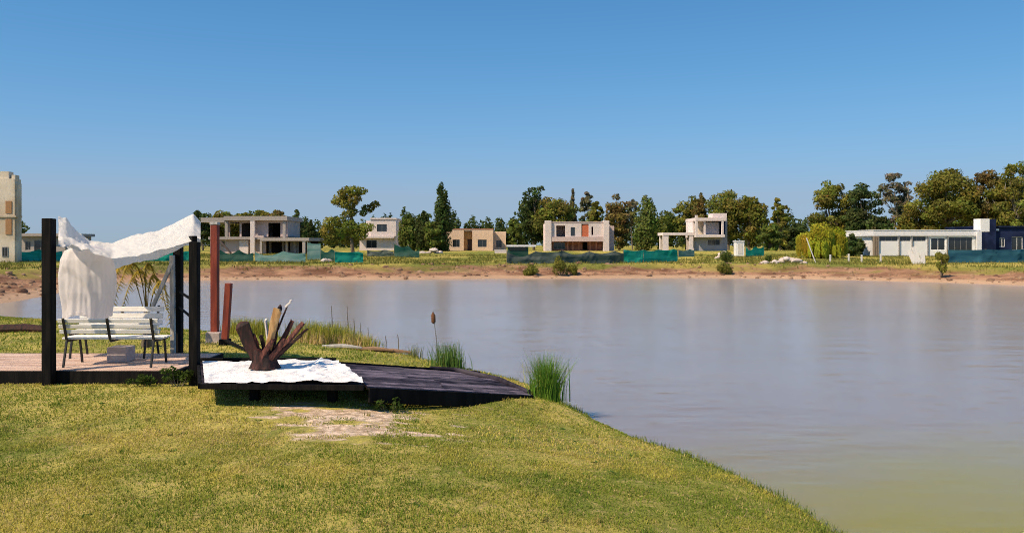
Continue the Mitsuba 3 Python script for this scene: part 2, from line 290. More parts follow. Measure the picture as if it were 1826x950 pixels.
h.box('side_wall', 876, 879, 409, 449, .31, 9, P); h.box('side_wall', 795, 798, 409, 449, .31, 9, P); h.box('roof', 798.2, 875.8, 411, 413, .32, 9, 'concrete')
h.box('cornice', 794.3, 879.8, 407.4, 408.9, -.08, .45, 'brick_red')
h.wall('wing_wall', 879.1, 902, 412, 450, 3.4, .3, P, [(884, 894, 428, 441)]); h.box('side_wall', 899, 902, 414, 450, 3.71, 9, P); h.box('back_wall', 795, 902, 412.2, 450, 9.05, 9.3, P)
h.box('wing_roof', 879.1, 898.9, 414, 416, 3.71, 9, 'concrete')
h.window(807, 820, 427, 440.5, .12); h.window(852, 868, 427, 440.5, .12); h.window(884, 894, 428, 441, 3.5)
# white box and low wall beside it
h = House('low white garden wall block right of the peach house', 'garden_wall', 120, 458, 880, 'wall')
h.box('block', 882, 903, 446, 460, 0, .5, 'white_render'); h.box('coping', 881.4, 903.6, 444.8, 446, -.06, .56, 'white_render')

# pink-white two-storey house with the arched red panel
h = House('pale pink two-storey house with an arched red panel and brick ground floor', 'pink_house', 138, 445, 972)
K = 'pink_render'
for a, b in ((972, 983), (1076, 1086)): h.box('pier', a, b, 393, 449, -.2, 1.2, 'white_render')
h.wall('upper_wall', 983.1, 1075.9, 397, 422, .25, .25, 'white_render', [(992, 1008, 402, 421.9), (1018, 1026, 405, 421), (1037, 1050, 399, 421.9), (1055, 1058, 404, 419)])
h.box('parapet', 983.1, 1075.9, 395, 396.9, .15, .6, K)
n_ = 12; pts = [(h.u(1038), h.w(421.8)), (h.u(1050), h.w(421.8))] + [(h.u(1044) + h.s * 6 * math.cos(t), h.w(405) + h.s * 6 * math.sin(t)) for t in np.linspace(0, math.pi, n_)]
e = trimesh.creation.extrude_polygon(Polygon(pts), .1, engine='earcut'); v = np.array(e.vertices); v = np.stack([v[:, 0], .5 - v[:, 2], v[:, 1]], 1)
part('arched_panel', MB().raw(trimesh.transform_points(v, h.M), e.faces), 'red_panel', h.k)
h.box('spandrel', 983.1, 1075.9, 422.1, 430.5, -.1, 1.5, K)
h.wall('ground_wall', 983.1, 1075.9, 430.6, 448, 1.6, .2, 'brick_red', [(988, 1009, 432, 444), (1040, 1049, 432, 446)])
for a in (1012, 1021, 1032, 1052, 1063): h.box('pillar', a, a + 2.4, 430.7, 448, .9, 1.2, 'brick_red')
h.box('side_wall', 1086.1, 1098, 402, 448, 2.2, 2.5, K); h.box('side_wall', 1083, 1086, 398, 448, 1.21, 8, K); h.box('side_wall', 972, 975, 398, 448, 1.21, 8, K); h.box('back_wall', 972, 1098, 398, 448, 8.05, 8.3, K)
h.box('roof', 976, 1082.9, 398, 400, .51, 8, C); h.box('middle_slab', 976, 1082.9, 425, 427, 1.51, 8, C); h.window(1018, 1026, 405, 421, .32, bars=0); h.window(988, 1009, 432, 444, 1.65, bars=2)
h.box('inner_wall', 984, 1034, 400.5, 424.5, 3.2, 3.4, K)

# cantilevered white house
h = House('modern white house with a boxed upper floor and a porch frame', 'modern_house', 140, 444, 1182)
Wm = 'white_render'
h.box('porch_slab', 1182, 1237.8, 414.5, 419.5, -.2, 5, Wm)
for a, b, v in ((1182, 1192, -.1), (1229, 1236, -.1), (1184, 1188, 4.2)): h.box('porch_pier', a, b, 419.6, 448, v, v + .5, Wm)
h.box('upper_roof', 1238, 1293, 388.5, 394, -1.0, 7, Wm); h.box('upper_floor', 1238, 1290, 418, 423, -1.0, 7, Wm)
h.box('frame_post', 1238, 1242, 384, 417.9, -.95, -.5, Wm); h.box('frame_post', 1254, 1257, 394.1, 417.9, -.6, -.3, Wm); h.box('frame_post', 1284.5, 1288, 394.1, 417.9, -.95, -.5, Wm)
h.box('shutter', 1257.2, 1284, 396, 417.9, .6, .7, 'grey_panel'); h.box('upper_wall', 1242, 1257, 394.1, 417.9, 1.2, 1.4, 'cream_render')
h.box('side_wall', 1288.5, 1292, 394.1, 417.9, -.4, 6.9, 'navy_render'); h.box('side_wall', 1238.5, 1241.5, 394.1, 417.9, 1.41, 6.9, Wm); h.box('back_wall', 1240, 1290, 394.2, 448, 7.05, 7.3, Wm)
h.box('roof_tank_room', 1272, 1298, 380, 388.3, .6, 3.6, Wm)
h.box('side_block', 1292.2, 1299.5, 388.6, 448, 1.0, 6.9, 'grey_panel')
h.wall('ground_wall', 1240, 1292, 423.1, 448, .8, .2, 'grey_panel', [(1264, 1286, 427, 437)]); h.window(1264, 1286, 427, 437, .88, bars=2)

# long low white house on the right
h = House('long low white house with a flat roof and a strip of dark windows', 'long_house', 98, 452, 1548)
F = 'white_fascia'
h.box('roof', 1556, 1744, 411, 420.5, -.25, 8, F); h.box('roof_edge', 1555.2, 1744.8, 409.6, 410.9, -.32, 8.1, 'white_gloss')
h.wall('front_wall', 1566, 1740, 420.6, 456, .0, .2, 'white_gloss', [(1568, 1601, 421.5, 430), (1604, 1624, 421.5, 430), (1627, 1651, 421.5, 430), (1660, 1686, 424, 446), (1692, 1734, 423, 448)])
for a, b in ((1568, 1601), (1604, 1624), (1627, 1651)): h.window(a, b, 421.5, 430, .06, bars=2)
h.window(1660, 1686, 424, 446, .06, 'white_gloss', bars=1); h.window(1692, 1734, 423, 448, .06, bars=3)
for a in (1602, 1625, 1653, 1688): h.box('column', a, a + 1.6, 420.6, 456, -.2, -.06, 'frame_grey')
for a in (1556, 1559.5, 1563): h.box('timber_post', a, a + 2.2, 420.6, 456, -.3, -.05, 'post_wood')
h.box('side_wall', 1738, 1746, 413, 450, -.55, -.27, F); h.box('back_wall', 1556, 1744, 420.7, 456, 8.05, 8.3, F); h.box('side_wall', 1562, 1566, 420.7, 456, 1.2, 8, F)
h.box('chimney', 1746.2, 1762, 390, 413, -.3, 1.2, 'white_gloss')
h = House('dark navy house behind the blue screen at the right edge', 'navy_house', 104, 450, 1750)
h.wall('front_wall', 1752, 1905, 405, 452, .9, .3, 'navy_render', [(1790, 1800, 424, 440), (1812, 1832, 422, 446)]); h.box('tower', 1763, 1777, 390.5, 452, .1, .89, 'navy_render')
h.box('roof', 1751, 1906, 402.6, 404.9, .6, 9, 'navy_render'); h.box('back_wall', 1752, 1905, 405, 452, 8.6, 8.9, 'navy_render'); h.box('side_wall', 1752, 1755, 405.1, 452, 1.21, 8.5, 'navy_render')
h.box('white_vent', 1778, 1788, 407.5, 411, .75, .89, 'white_gloss'); h.window(1790, 1800, 424, 440, 1.0, 'white_gloss'); h.window(1812, 1832, 422, 446, 1.0, 'white_gloss')

# ------------------------------------------------------------------ screens of shade net on the far side
def fence(label, pts, m, hgt, seed, name='net_fence', sag=.25, step=2.2, pm='post_wood', cat='fence'):
    """pts: (x along, distance); a hung net between posts"""
    k = thing(name, label, cat); P2 = np.array([(gx(a, d), d) for a, d in pts]); seg = np.r_[0, np.cumsum(np.linalg.norm(np.diff(P2, axis=0), axis=1))]
    n = max(8, int(seg[-1] / .2)); t = np.linspace(0, seg[-1], n); x, y = np.interp(t, seg, P2[:, 0]), np.interp(t, seg, P2[:, 1])
    base = terrain(np.c_[x, y]); ph = np.sin(np.pi * ((t / step) % 1)) ; top = hgt * (1 - 1.5 * sag * ph * n3(np.floor(t / step) * 3.7, seed, 0, 1, seed) - sag * .8 * (n3(t, seed, 0, .35, seed) - .4)) 
    nv = 7; W = np.linspace(0, 1, nv); Z = base[:, None] + .03 + W[None] * top[:, None]
    off = .8 * (n3(t[:, None] * 2.0 + 1.2 * W, W[None] * 1.5 + 0 * t[:, None], seed, 1.1, seed) - .5) * np.sin(np.pi * np.clip(ph, 0, 1))[:, None]
    part('net', (np.stack([x[:, None] + 0 * Z, y[:, None] - .06 + off, Z], -1).reshape(-1, 3), grid_faces(n, nv)), m, k, smooth=True)
    for q in np.arange(0, seg[-1] + .1, step):
        a, b = np.interp(q, seg, P2[:, 0]), np.interp(q, seg, P2[:, 1]); z = tz(a, b); part('post', MB().box(a - .04, a + .04, b, b + .08, z - .1, z + hgt * 1.04), pm, k)
    return k
fence('teal net fence below the low grey house at far left', [(22, 76), (112, 78)], 'net_teal', 1.1, 1)
fence('teal net fence seen under the white canopy', [(205, 78), (352, 80)], 'net_teal', 1.0, 2)
fence('dark green net fence bunched at the foot of the concrete house', [(392, 80), (452, 79)], 'net_dark', 1.2, 3, sag=.45)
fence('pale sagging net strung in front of the concrete house rooms', [(455, 79), (545, 78)], 'net_pale', 1.1, 4, sag=.6, step=3)
fence('tall pale teal net right of the concrete house', [(548, 86), (572, 86)], 'net_pale', 1.9, 5, sag=.15)
fence('dark net between the concrete house and the eucalyptus', [(572, 84), (596, 82)], 'net_dark', 1.2, 14, sag=.3)
fence('bright teal net fence below the eucalyptus', [(597, 76), (648, 77)], 'net_teal', 1.15, 6, sag=.35)
fence('grey net fence below the small white house', [(655, 100), (702, 100)], 'net_grey', .8, 7)
fence('dark teal net fence left of the poplars', [(703, 98), (748, 96)], 'net_dark', 1.5, 8, sag=.4)
fence('long grey green net fence in front of the pink house', [(904, 72), (1000, 73), (1112, 75)], 'net_grey', 1.15, 9, sag=.3, step=2.6)
fence('bright teal net fence left of the modern white house', [(1112, 76), (1150, 77), (1208, 80)], 'net_teal', 1.25, 10, sag=.12)
fence('low teal net under the porch of the modern house', [(1210, 100), (1238, 102)], 'net_pale', .9, 11)
fence('teal net fence beside the white cabin', [(1330, 100), (1362, 103)], 'net_teal', 1.25, 12, sag=.3)
fence('blue screen fence in front of the navy house', [(1690, 74), (1770, 74), (1900, 74)], 'net_blue', 1.2, 13, sag=.04, step=3.5)

# dark green container-like shelter at the left end of the long net
def px_box(mb, a, b, y0, y1, d, depth, bev=0): return mb.box(gx(a, d), gx(b, d), d, d + depth, gz(y1, d), gz(y0, d), bev)
k = thing('shelter', 'dark green site shelter with a pale roof at the end of the grey net', 'shelter')
part('wall', px_box(MB(), 905, 942, 440, 466, 78, 2.2), 'net_dark', k); part('roof', px_box(MB(), 903, 956, 436.5, 439.8, 77.7, 2.8), 'white_fascia', k); part('window', px_box(MB(), 908, 938, 441.5, 446, 77.94, .05), 'glass_dark', k)
k = thing('cabin', 'narrow white site cabin beside the teal net', 'cabin')
part('wall', px_box(MB(), 1313, 1327, 431, 456, 97, 1.1), 'white_gloss', k); part('roof', px_box(MB(), 1312, 1328, 429, 430.9, 96.9, 1.3), 'white_fascia', k); part('door', px_box(MB(), 1316, 1324, 434, 453, 96.95, .045), 'post_white', k)

def lump(c, r, seed, sub=2):
    m = trimesh.creation.icosphere(subdivisions=sub); v = np.array(m.vertices); v = v * (0.6 + .8 * n3(v[:, 0], v[:, 1], v[:, 2], 1.4, seed)[:, None]) * np.asarray(r) + np.asarray(c)
    return v, m.faces
rng = np.random.default_rng(5)
def heap(name, label, px, d, wpx, hpx, m, n, seed):
    mb = MB(); s = d / FOC; z = tz(gx(px, d), d); r = np.random.default_rng(seed)
    for i in range(n):
        u = r.normal(0, .33); q = r.uniform(.25, .5) * hpx * s
        mb.raw(*lump([gx(px, d) + u * wpx * s, d + r.normal(0, .3), z + max(.1, (1 - abs(u) * 1.6)) * hpx * s * r.uniform(.15, .7)], [q * r.uniform(1, 1.8), q, q * r.uniform(.6, 1)], seed + i, 1))
    return single(name, mb, m, label, 'rubble', smooth=40)
heap('rubble_heap', 'heap of white rubble lying on the far grass beside the willow', 1405, 74, 46, 13, 'rubble_white', 16, 3)
heap('rubble_heap', 'pinkish white rubble heap right of the modern house', 1293, 92, 26, 14, 'rubble_white', 12, 9)
heap('rubble_heap', 'small white heap below the dark net near the concrete house', 580, 80, 12, 10, 'rubble_white', 5, 17)
heap('rubble_heap', 'white heap beside the trunks of the two tall poplars', 771, 118, 30, 11, 'rubble_white', 9, 27)
k = thing('white_board', 'white panels leaning together on the bank before the long house', 'panel'); d = 72; z = tz(gx(1637, d), d)
for a, b, t in ((1632, 1626, 24), (1640, 1634, 30), (1646, 1650, 20)):
    part('board', MB().beam((gx(a, d), d, z - .05), (gx(b, d), d + .5, z + t * d / FOC), .42, .05), 'post_white', k)
for i, a in enumerate((1481, 1514, 1537, 1571)):
    d = 78; x = gx(a, d); z = tz(x, d); single('fence_post', MB().box(x - .07, x + .07, d, d + .12, z - .1, z + 0.75 + .08 * (i % 2), .01), 'post_white', '%s short pale post from the left on the far grass before the long house' % ORD[i], 'post', group='row of short pale posts')
k = thing('leaning_pole', 'thin pale pole leaning in front of the yellow willow', 'pole'); d = 76; part('pole', MB().tube([(gx(1455, d), d, tz(gx(1455, d), d) - .1), (gx(1440, d), d + .3, gz(424, d))], .05), 'post_white', k)

d = 104; single('leaning_plank', MB().beam((gx(392, d), d, gz(429, d)), (gx(419, d), d - 1.5, gz(451, d)), .22, .15), 'dark_panel', 'dark plank leaning against the left part of the concrete house', 'plank')
# ------------------------------------------------------------------ trees
def leaves(mb, r, cen, rad, n, size, col, jit=.25, droop=0.0, out=None):
    d = r.normal(size=(n, 3)); d /= np.linalg.norm(d, axis=1, keepdims=True); rr = r.uniform(.35, 1.0, (n, 1)) ** .5
    lum = .8 + .5 * n3(d[:, 0], d[:, 1], d[:, 2], 1.5, int(r.integers(1000)))
    rr = rr * lum[:, None] ** 1.0
    p = np.asarray(cen) + d * rr * np.asarray(rad)
    nn = d + r.normal(0, .55, (n, 3)); nn /= np.linalg.norm(nn, axis=1, keepdims=True)
    a = np.cross(nn, r.normal(size=(n, 3))); a /= np.linalg.norm(a, axis=1, keepdims=True); b = np.cross(nn, a)
    s = size * r.uniform(.6, 1.3, (n, 1)); L = 1.0 + droop
    V = np.stack([p + a * s * .55, p + b * s * L, p - a * s * .55, p - b * s * L], 1).reshape(-1, 3)
    F = np.arange(n)[:, None] * 4; F = np.vstack([F + [0, 1, 2], F + [0, 2, 3]])
    c = np.asarray(col) * r.uniform(1 - jit, 1 + jit, (n, 1)) * (1 + r.normal(0, .08, (n, 3)))
    mb.raw(V, F, np.clip(np.repeat(c, 4, 0), .005, .6))
def limb(r, a, b, ra, rb, n=6, bend=.08):
    t = np.linspace(0, 1, n)[:, None]; L = np.linalg.norm(np.subtract(b, a)); p = np.asarray(a) * (1 - t) + np.asarray(b) * t
    return p + np.sin(np.pi * t) * r.normal(0, bend * L, 3) , (ra * (1 - t) + rb * t)[:, 0]
COL = dict(olive=(.225, .225, .05), dark=(.09, .125, .042), brown=(.215, .175, .06), pale=(.25, .26, .15), yellow=(.42, .41, .045), green=(.16, .205, .05), grey=(.22, .22, .14))
def tree(name, label, px, d, top, hw, crown_py, kind, col, seed, group=None, clusters=None, dens=1.0, bark='bark', cat='tree'):
    r = np.random.default_rng(seed); s = d / FOC; x0, z0 = gx(px, d), tz(gx(px, d), d) - .1; zt, zc, w = gz(top, d), gz(crown_py + (9 if kind == 'round' else 4), d), hw * s * 1.08; hgt = zt - zc; col = np.array(COL[col])
    k = thing(name, label, cat, group); cr, tr = MB(), MB(); C = []; leaf = .00185 * d * (1 if kind != 'willow' else .8)
    if clusters: C = [((gx(a, d), d + r.uniform(-1, 1) * rx * s, gz(b, d)), (rx * s, rx * s * .9, rz * s)) for a, b, rx, rz in clusters]
    elif kind in ('round', 'sparse', 'willow'):
        n = {'round': 62, 'sparse': 40, 'willow': 40}[kind]
        for i in range(n):
            q = r.normal(size=3); q /= np.linalg.norm(q); q *= r.uniform(.12, 1) ** .5; wf = 1 - .3 * max(0, q[2]) ** 2
            rad = w * r.uniform(.17, .33) * (.85 if kind == 'sparse' else 1)
            C.append(((x0 + q[0] * (w - rad * .7) * wf, d + q[1] * (w - rad) * wf, zc + hgt * .5 + q[2] * (hgt * .5 - rad * .45)), (rad, rad, rad * r.uniform(.55, .8))))
    elif kind == 'column':   # columnar
        n = 26
        for i in range(n):
            t = (i + .5) / n; pr = w * (.7 + .3 * math.sin(math.pi * min(1, t * 1.1 + .1))) * (1 if t < .82 else (1 - t) / .18 * .65 + .35); a = r.uniform(0, 6.28); rad = pr * r.uniform(.5, .75)
            C.append(((x0 + math.cos(a) * (pr - rad) * 1.2, d + math.sin(a) * (pr - rad), zc + hgt * t * .95), (rad, rad, max(rad * 1.3, hgt * .07))))
    elif kind == 'conifer':
        n = 34
        for i in range(n):
            t = ((i + .5) / n) ** 1.1; pr = w * (1 - t) ** .8 * r.uniform(.75, 1.15) + .12 * w; a = r.uniform(0, 6.28); rad = max(.15 * w, pr * r.uniform(.4, .6))
            C.append(((x0 + math.cos(a) * (pr - rad * .6), d + math.sin(a) * (pr - rad * .6), zc + hgt * t * .96), (rad, rad, rad * .6 + hgt * .025)))
    tot = sum((c[1][0] * c[1][2]) for c in C)
    budget = dens * min(22000, max(3500, 3.6 * (2 * w * hgt) / leaf ** 2))
    for c, rad in C:
        cc = col * r.uniform(.7, 1.35) * (1 + r.normal(0, .07, 3)); n = int(budget * rad[0] * rad[2] / tot) + 8
        leaves(cr, r, c, rad, n, leaf, cc)
        if kind == 'willow':
            for q in range(22):
                a = r.uniform(0, 6.28); p = np.array(c) + [math.cos(a) * rad[0] * .9, math.sin(a) * rad[1] * .9, 0]; L = r.uniform(.4, .9) * max(.5, p[2] - z0); nn = 40
                t = r.uniform(0, 1, nn); pts = p - np.outer(t, [0, 0, L]) + r.normal(0, .06, (nn, 3))
                V = np.stack([pts + [leaf * .35, 0, 0], pts + [0, 0, leaf], pts - [leaf * .35, 0, 0], pts - [0, .02, leaf]], 1).reshape(-1, 3); F = np.arange(nn)[:, None] * 4
                cr.raw(V, np.vstack([F + [0, 1, 2], F + [0, 2, 3]]), np.repeat(np.clip(cc * r.uniform(.8, 1.3, (nn, 1)), 0, .6), 4, 0))
    rt = max(.14, w * .07); fork = zc + hgt * (.25 if kind in ('round', 'sparse', 'willow') else .8)
    if clusters: fork = zc + hgt * .6
    lean = r.normal(0, .04) * (fork - z0); xf = x0 + lean
    p, q = limb(r, (x0, d, z0), (xf, d, fork), rt, rt * .55, 8, .03); tr.tube(p, q, 7)
    for c, rad in C[:: (2 if len(C) > 20 else 1)]:
        t0 = np.clip((c[2] - rad[2] * 1.5 - z0) / (fork - z0), .45, 1); a = np.array([x0 + lean * t0, d, z0 + (fork - z0) * t0])
        p, q = limb(r, a, c, rt * .4, rt * .12, 5, .06); tr.tube(p, q, 5)
    part('trunk', tr, bark, k, smooth=40); part('crown', cr, 'leaf_mat', k)
    return k
G1 = 'trees behind the concrete house'
tree('broad_tree', 'dark tree just right of the white canopy, behind the red post', 362, 150, 372, 26, 425, 'round', 'dark', 1)
for i, (a, t, c) in enumerate(((398, 374, 'olive'), (430, 374, 'olive'), (463, 372, 'olive'), (492, 373, 'brown'))):
    tree('broad_tree', ('olive tree above the left half of the concrete house roof', 'second olive tree over the concrete house, left of its middle', 'third olive tree over the concrete house, right of its middle', 'brownish tree behind the right end of the concrete house roof')[i], a, 155, t, 26, 420, 'round', c, 10 + i)
tree('pine_tree', 'dark pointed conifer right of the concrete house', 530, 145, 373, 17, 438, 'conifer', 'dark', 20)
tree('pine_tree', 'smaller dark conifer between the concrete house and the eucalyptus', 553, 150, 391, 14, 440, 'conifer', 'dark', 21)
tree('eucalyptus', 'tall open eucalyptus with separate leaf masses and a bare upper trunk', 630, 104, 332, 50, 440, 'sparse', 'olive', 22, dens=.9,
     clusters=[(618, 345, 15, 12), (632, 341, 15, 9), (646, 341, 11, 7), (606, 357, 14, 11), (620, 364, 16, 10), (596, 360, 8, 6), (654, 372, 13, 8), (668, 364, 9, 6), (634, 355, 12, 12), (648, 380, 7, 6), (628, 378, 9, 9), (592, 398, 14, 11), (584, 412, 14, 12), (610, 395, 16, 11), (625, 405, 18, 12), (605, 418, 18, 12), (640, 417, 18, 11), (656, 406, 13, 9), (590, 427, 16, 10), (622, 430, 18, 9), (622, 380, 12, 8)])
tree('poplar', 'short bushy poplar, leftmost of the group left of the peach house', 727, 140, 378, 16, 440, 'column', 'green', 30)
tree('poplar', 'second short poplar in the group left of the peach house', 755, 140, 375, 17, 442, 'column', 'dark', 31)
tree('poplar', 'tallest narrow dark poplar left of the peach house', 788, 136, 324, 17, 446, 'column', 'dark', 32, dens=1.3)
tree('shrub_tree', 'low green tree at the foot of the tall poplar', 773, 134, 388, 20, 440, 'round', 'green', 33)
tree('broad_tree', 'tall dark round tree left of the pink house', 952, 160, 327, 38, 436, 'round', 'dark', 40, dens=1.2)
tree('broad_tree', 'big olive round-topped tree behind the left end of the pink house', 992, 156, 340, 42, 430, 'round', 'olive', 41, dens=1.2)
tree('shrub_tree', 'low dark tree between the peach house and the pink house', 918, 150, 388, 18, 440, 'round', 'green', 42)
tree('slender_tree', 'thin pale tree rising above the middle of the pink house', 1048, 170, 341, 15, 405, 'sparse', 'pale', 43, dens=.6)
tree('slender_tree', 'small green tree just above the pink house roof, right of the thin pale one', 1062, 165, 358, 14, 405, 'sparse', 'olive', 44)
tree('pine_tree', 'thin grey-green spire behind the big olive tree', 1021, 172, 335, 9, 420, 'conifer', 'grey', 45)
tree('broad_tree', 'brownish tree right of the pink house', 1104, 158, 345, 30, 440, 'round', 'brown', 46)
tree('slender_tree', 'grey leaning tree top beside the brownish tree', 1128, 168, 346, 13, 400, 'sparse', 'grey', 47, dens=.6)
tree('poplar', 'pointed green tree between the pink house and the modern white house', 1152, 152, 347, 22, 442, 'column', 'green', 48)
tree('broad_tree', 'low green tree behind the porch of the modern house', 1186, 165, 374, 34, 440, 'round', 'green', 49)
tree('broad_tree', 'olive tree behind the upper left corner of the modern house', 1224, 165, 345, 32, 430, 'round', 'olive', 50)
tree('slender_tree', 'dark red-brown narrow tree behind the modern house', 1248, 162, 343, 13, 420, 'column', 'brown', 51)
tree('broad_tree', 'wide olive tree directly behind the modern house', 1298, 160, 337, 48, 420, 'round', 'olive', 52, dens=1.2)
tree('broad_tree', 'olive tree right of the modern house, overhanging to the right', 1336, 158, 339, 38, 435, 'round', 'olive', 53, dens=1.1)
tree('slender_tree', 'ragged tree with a bare top standing in the gap', 1392, 150, 348, 20, 438, 'sparse', 'olive', 54, dens=.8)
tree('shrub_tree', 'dark low tree filling the gap left of the willow', 1412, 160, 400, 30, 445, 'round', 'dark', 55)
tree('shrub_tree', 'pale green bush tree below the gap', 1372, 140, 395, 22, 446, 'round', 'green', 56)
tree('broad_tree', 'tall brown-green tree behind the yellow willow', 1484, 150, 318, 44, 430, 'round', 'olive', 57, dens=1.2)
tree('broad_tree', 'dark green tree right of the willow', 1534, 146, 324, 38, 435, 'round', 'dark', 58, dens=1.2)
tree('eucalyptus', 'tall airy grey eucalyptus above the left part of the long house', 1596, 150, 304, 33, 405, 'sparse', 'grey', 59, dens=.7, bark='pale_bark')
tree('shrub_tree', 'dark low trees left of the long house roof', 1568, 140, 380, 26, 440, 'round', 'dark', 60)
tree('broad_tree', 'very large domed olive tree behind the long house', 1688, 140, 296, 60, 425, 'round', 'olive', 61, dens=1.5)
tree('shrub_tree', 'olive tree beside the left flank of the large domed tree', 1634, 146, 358, 36, 430, 'round', 'olive', 62)
tree('eucalyptus', 'brown-olive eucalyptus above the white chimney', 1758, 138, 294, 38, 425, 'round', 'brown', 63, dens=1.1, bark='pale_bark')
tree('eucalyptus', 'tallest eucalyptus with a pale trunk at the right edge', 1810, 134, 279, 46, 425, 'round', 'olive', 64, dens=1.1, bark='pale_bark')
tree('broad_tree', 'dense olive tree behind the navy house', 1786, 146, 340, 52, 430, 'round', 'olive', 65)
tree('broad_tree', 'tree cut by the right edge of the photo', 1850, 140, 300, 40, 425, 'round', 'olive', 66)
tree('broad_tree', 'olive tree between the brown eucalyptus and the right edge, above the navy house', 1800, 150, 318, 46, 430, 'round', 'olive', 71)
tree('shrub_tree', 'green tree directly behind the white chimney', 1736, 150, 352, 34, 430, 'round', 'green', 72)
tree('willow', 'bright yellow-green weeping willow bush on the far bank', 1462, 92, 390, 47, 452, 'willow', 'yellow', 67, dens=1.3)
tree('shrub_tree', 'dark green shrub between the willow and the long house', 1522, 100, 417, 20, 456, 'round', 'dark', 68)
# far-off wood
r = np.random.default_rng(77); mb = MB()
for px in np.arange(-200, 2000, 6):
    if 40 < px < 352: continue
    d = r.uniform(230, 270); hgt = r.uniform(6.5, 11) * (.7 + .6 * n3(px, 0, 0, .02, 4)); x = gx(px, d)
    for q in range(4): leaves(mb, r, (x + r.normal(0, .8), d, 1 + hgt * (.25 + .2 * q)), (1.6 - .22 * q, 1.4, hgt * .2), 44, .55, np.array(COL['dark']) * r.uniform(.7, 1.3))
part('far_wood', mb, 'leaf_mat'); labels['far_wood'] = {'label': 'far-off belt of dark trees along the horizon', 'category': 'trees', 'kind': 'stuff'}

def shrub(label, px, d, wpx, hpx, col, seed, name='shrub', n=1500):
    r = np.random.default_rng(seed); s = d / FOC; x = gx(px, d); z = tz(x, d); k = thing(name, label, 'shrub'); cr, tr = MB(), MB(); w, hh = wpx * s, hpx * s
    for i in range(9):
        a = r.uniform(0, 6.28); q = r.uniform(.1, .65) * w; c = (x + math.cos(a) * q, d + math.sin(a) * q, z + hh * r.uniform(.25, .8)); rad = w * r.uniform(.25, .5)
        leaves(cr, r, c, (rad, rad, rad * 1.1 * min(1.3, hh / w)), n // 9, .055, np.array(COL[col]) * r.uniform(.75, 1.3), droop=1.0)
        p, qq = limb(r, (x, d, z - .05), c, .03, .012, 5); tr.tube(p, qq, 4)
    part('stems', tr, 'bark', k); part('foliage', cr, 'leaf_mat', k)
shrub('tall brown-green shrub on the bank below the long grey net', 1001, 66.4, 15, 33, 'olive', 1); shrub('small round shrub right of the tall one on the bank', 1024, 66.8, 12, 20, 'olive', 2)
shrub('low shrub at the waterline left of the tall bank shrub', 945, 66.5, 20, 16, 'olive', 3); shrub('green bush on the grass right of the modern house', 1296, 76, 13, 20, 'green', 4)
shrub('yellowish shrub at the waterline below the modern house', 1292, 67.5, 20, 17, 'olive', 5); shrub('tall dense shrub at the waterline before the blue screen', 1678, 59.8, 13, 50, 'olive', 6, n=2600)
shrub('small dark bush left of the white rubble heap', 1369, 74, 8, 14, 'green', 7)

# earth clods along the far bank
mb = MB(); r = np.random.default_rng(8); q = 0
while q < 700:
    i = r.integers(len(_s)); 
    if _s[i, 1] < 34 or abs(_s[i, 0]) > 45: continue
    p = _s[i] + r.normal(0, 1, 2) + (np.array([0, 1]) if _s[i, 0] > -23 else np.array([-1, .5])) * r.uniform(.3, 6.5)
    if LAKE.contains(shapely.Point(p)): continue
    q += 1; s_ = abs(r.normal(0, .06)) + .03; mb.raw(*lump([p[0], p[1], tz(*p)], [s_ * 1.5, s_ * 1.2, s_], q, 1))
part('earth_clods', mb, 'clod'); labels['earth_clods'] = {'label': 'loose clods of reddish earth on the far bank', 'category': 'earth', 'kind': 'stuff'}

# ------------------------------------------------------------------ the deck, pergola and canopy on the left
DZ = .2; x0, x1, y0, y1 = -10.5, -5.12, 12.2, 14.15
k = thing('deck', 'low wooden deck with pinkish boards and a black edge board under the benches', 'deck')
nb = 13; wdt = (y1 - y0) / nb
for i in range(nb):
    sft = (i % 3) * .6
    for a, b in ((x0, -8.6 + sft), (-8.6 + sft + .006, x1 + .0)):
        part('board', MB().box(a, b, y0 + i * wdt + .004, y0 + (i + 1) * wdt - .004, DZ - .03, DZ + .003 * ((i * 7) % 3), .004), 'deck_wood' if (i * 5 + int(a)) % 3 else 'deck_wood_pale', k)
part('edge_board', MB().box(x0, x1 + .02, y0 - .045, y0 - .003, -.12, DZ - .004, .005), 'black_wood', k); part('edge_board', MB().box(x1 + .003, x1 + .045, y0, y1, -.12, DZ - .004, .005), 'black_wood', k); part('edge_board', MB().box(x0, x1, y1 + .003, y1 + .045, -.12, DZ - .004, .005), 'black_wood', k)
part('joist', MB().box(x0, x1, y0 + .1, y1 - .1, -.1, DZ - .035), 'black_wood', k)

k = thing('pergola', 'black timber pergola posts around the deck', 'pergola')
part('post', MB().box(-7.03, -6.885, 12.0, 12.145, -.3, 2.5, .008), 'black_wood', k)
part('post', MB().box(-4.83, -4.70, 12.0, 12.13, -.3, 2.15, .008), 'black_wood', k)
part('post', MB().box(-6.12, -5.98, 14.5, 14.64, -.3, 2.16, .008), 'black_wood', k)
part('beam', MB().beam((-6.05, 14.57, 2.2), (-4.765, 12.065, 2.19), .1, .07), 'black_wood', k)
for z in (.98, 1.26): part('rail', MB().beam((-6.0, 14.5, z), (-4.8, 12.13, z), .035, .035), 'black_wood', k)
part('sill', MB().beam((-6.0, 14.4, .1), (-4.85, 12.2, .1), .1, .1), 'black_wood', k)

k = thing('grey_post', 'weathered pale grey post with a diagonal brace behind the benches', 'post')
part('post', MB().beam((gx(309, 14.4), 14.4, -.1), (gx(307, 14.4), 14.4, gz(455, 14.4)), .075, .075), 'grey_wood', k)
part('brace', MB().beam((gx(271, 14.3), 14.3, gz(550, 14.3)), (gx(304, 14.3), 14.35, gz(470, 14.3)), .06, .06), 'grey_wood', k)

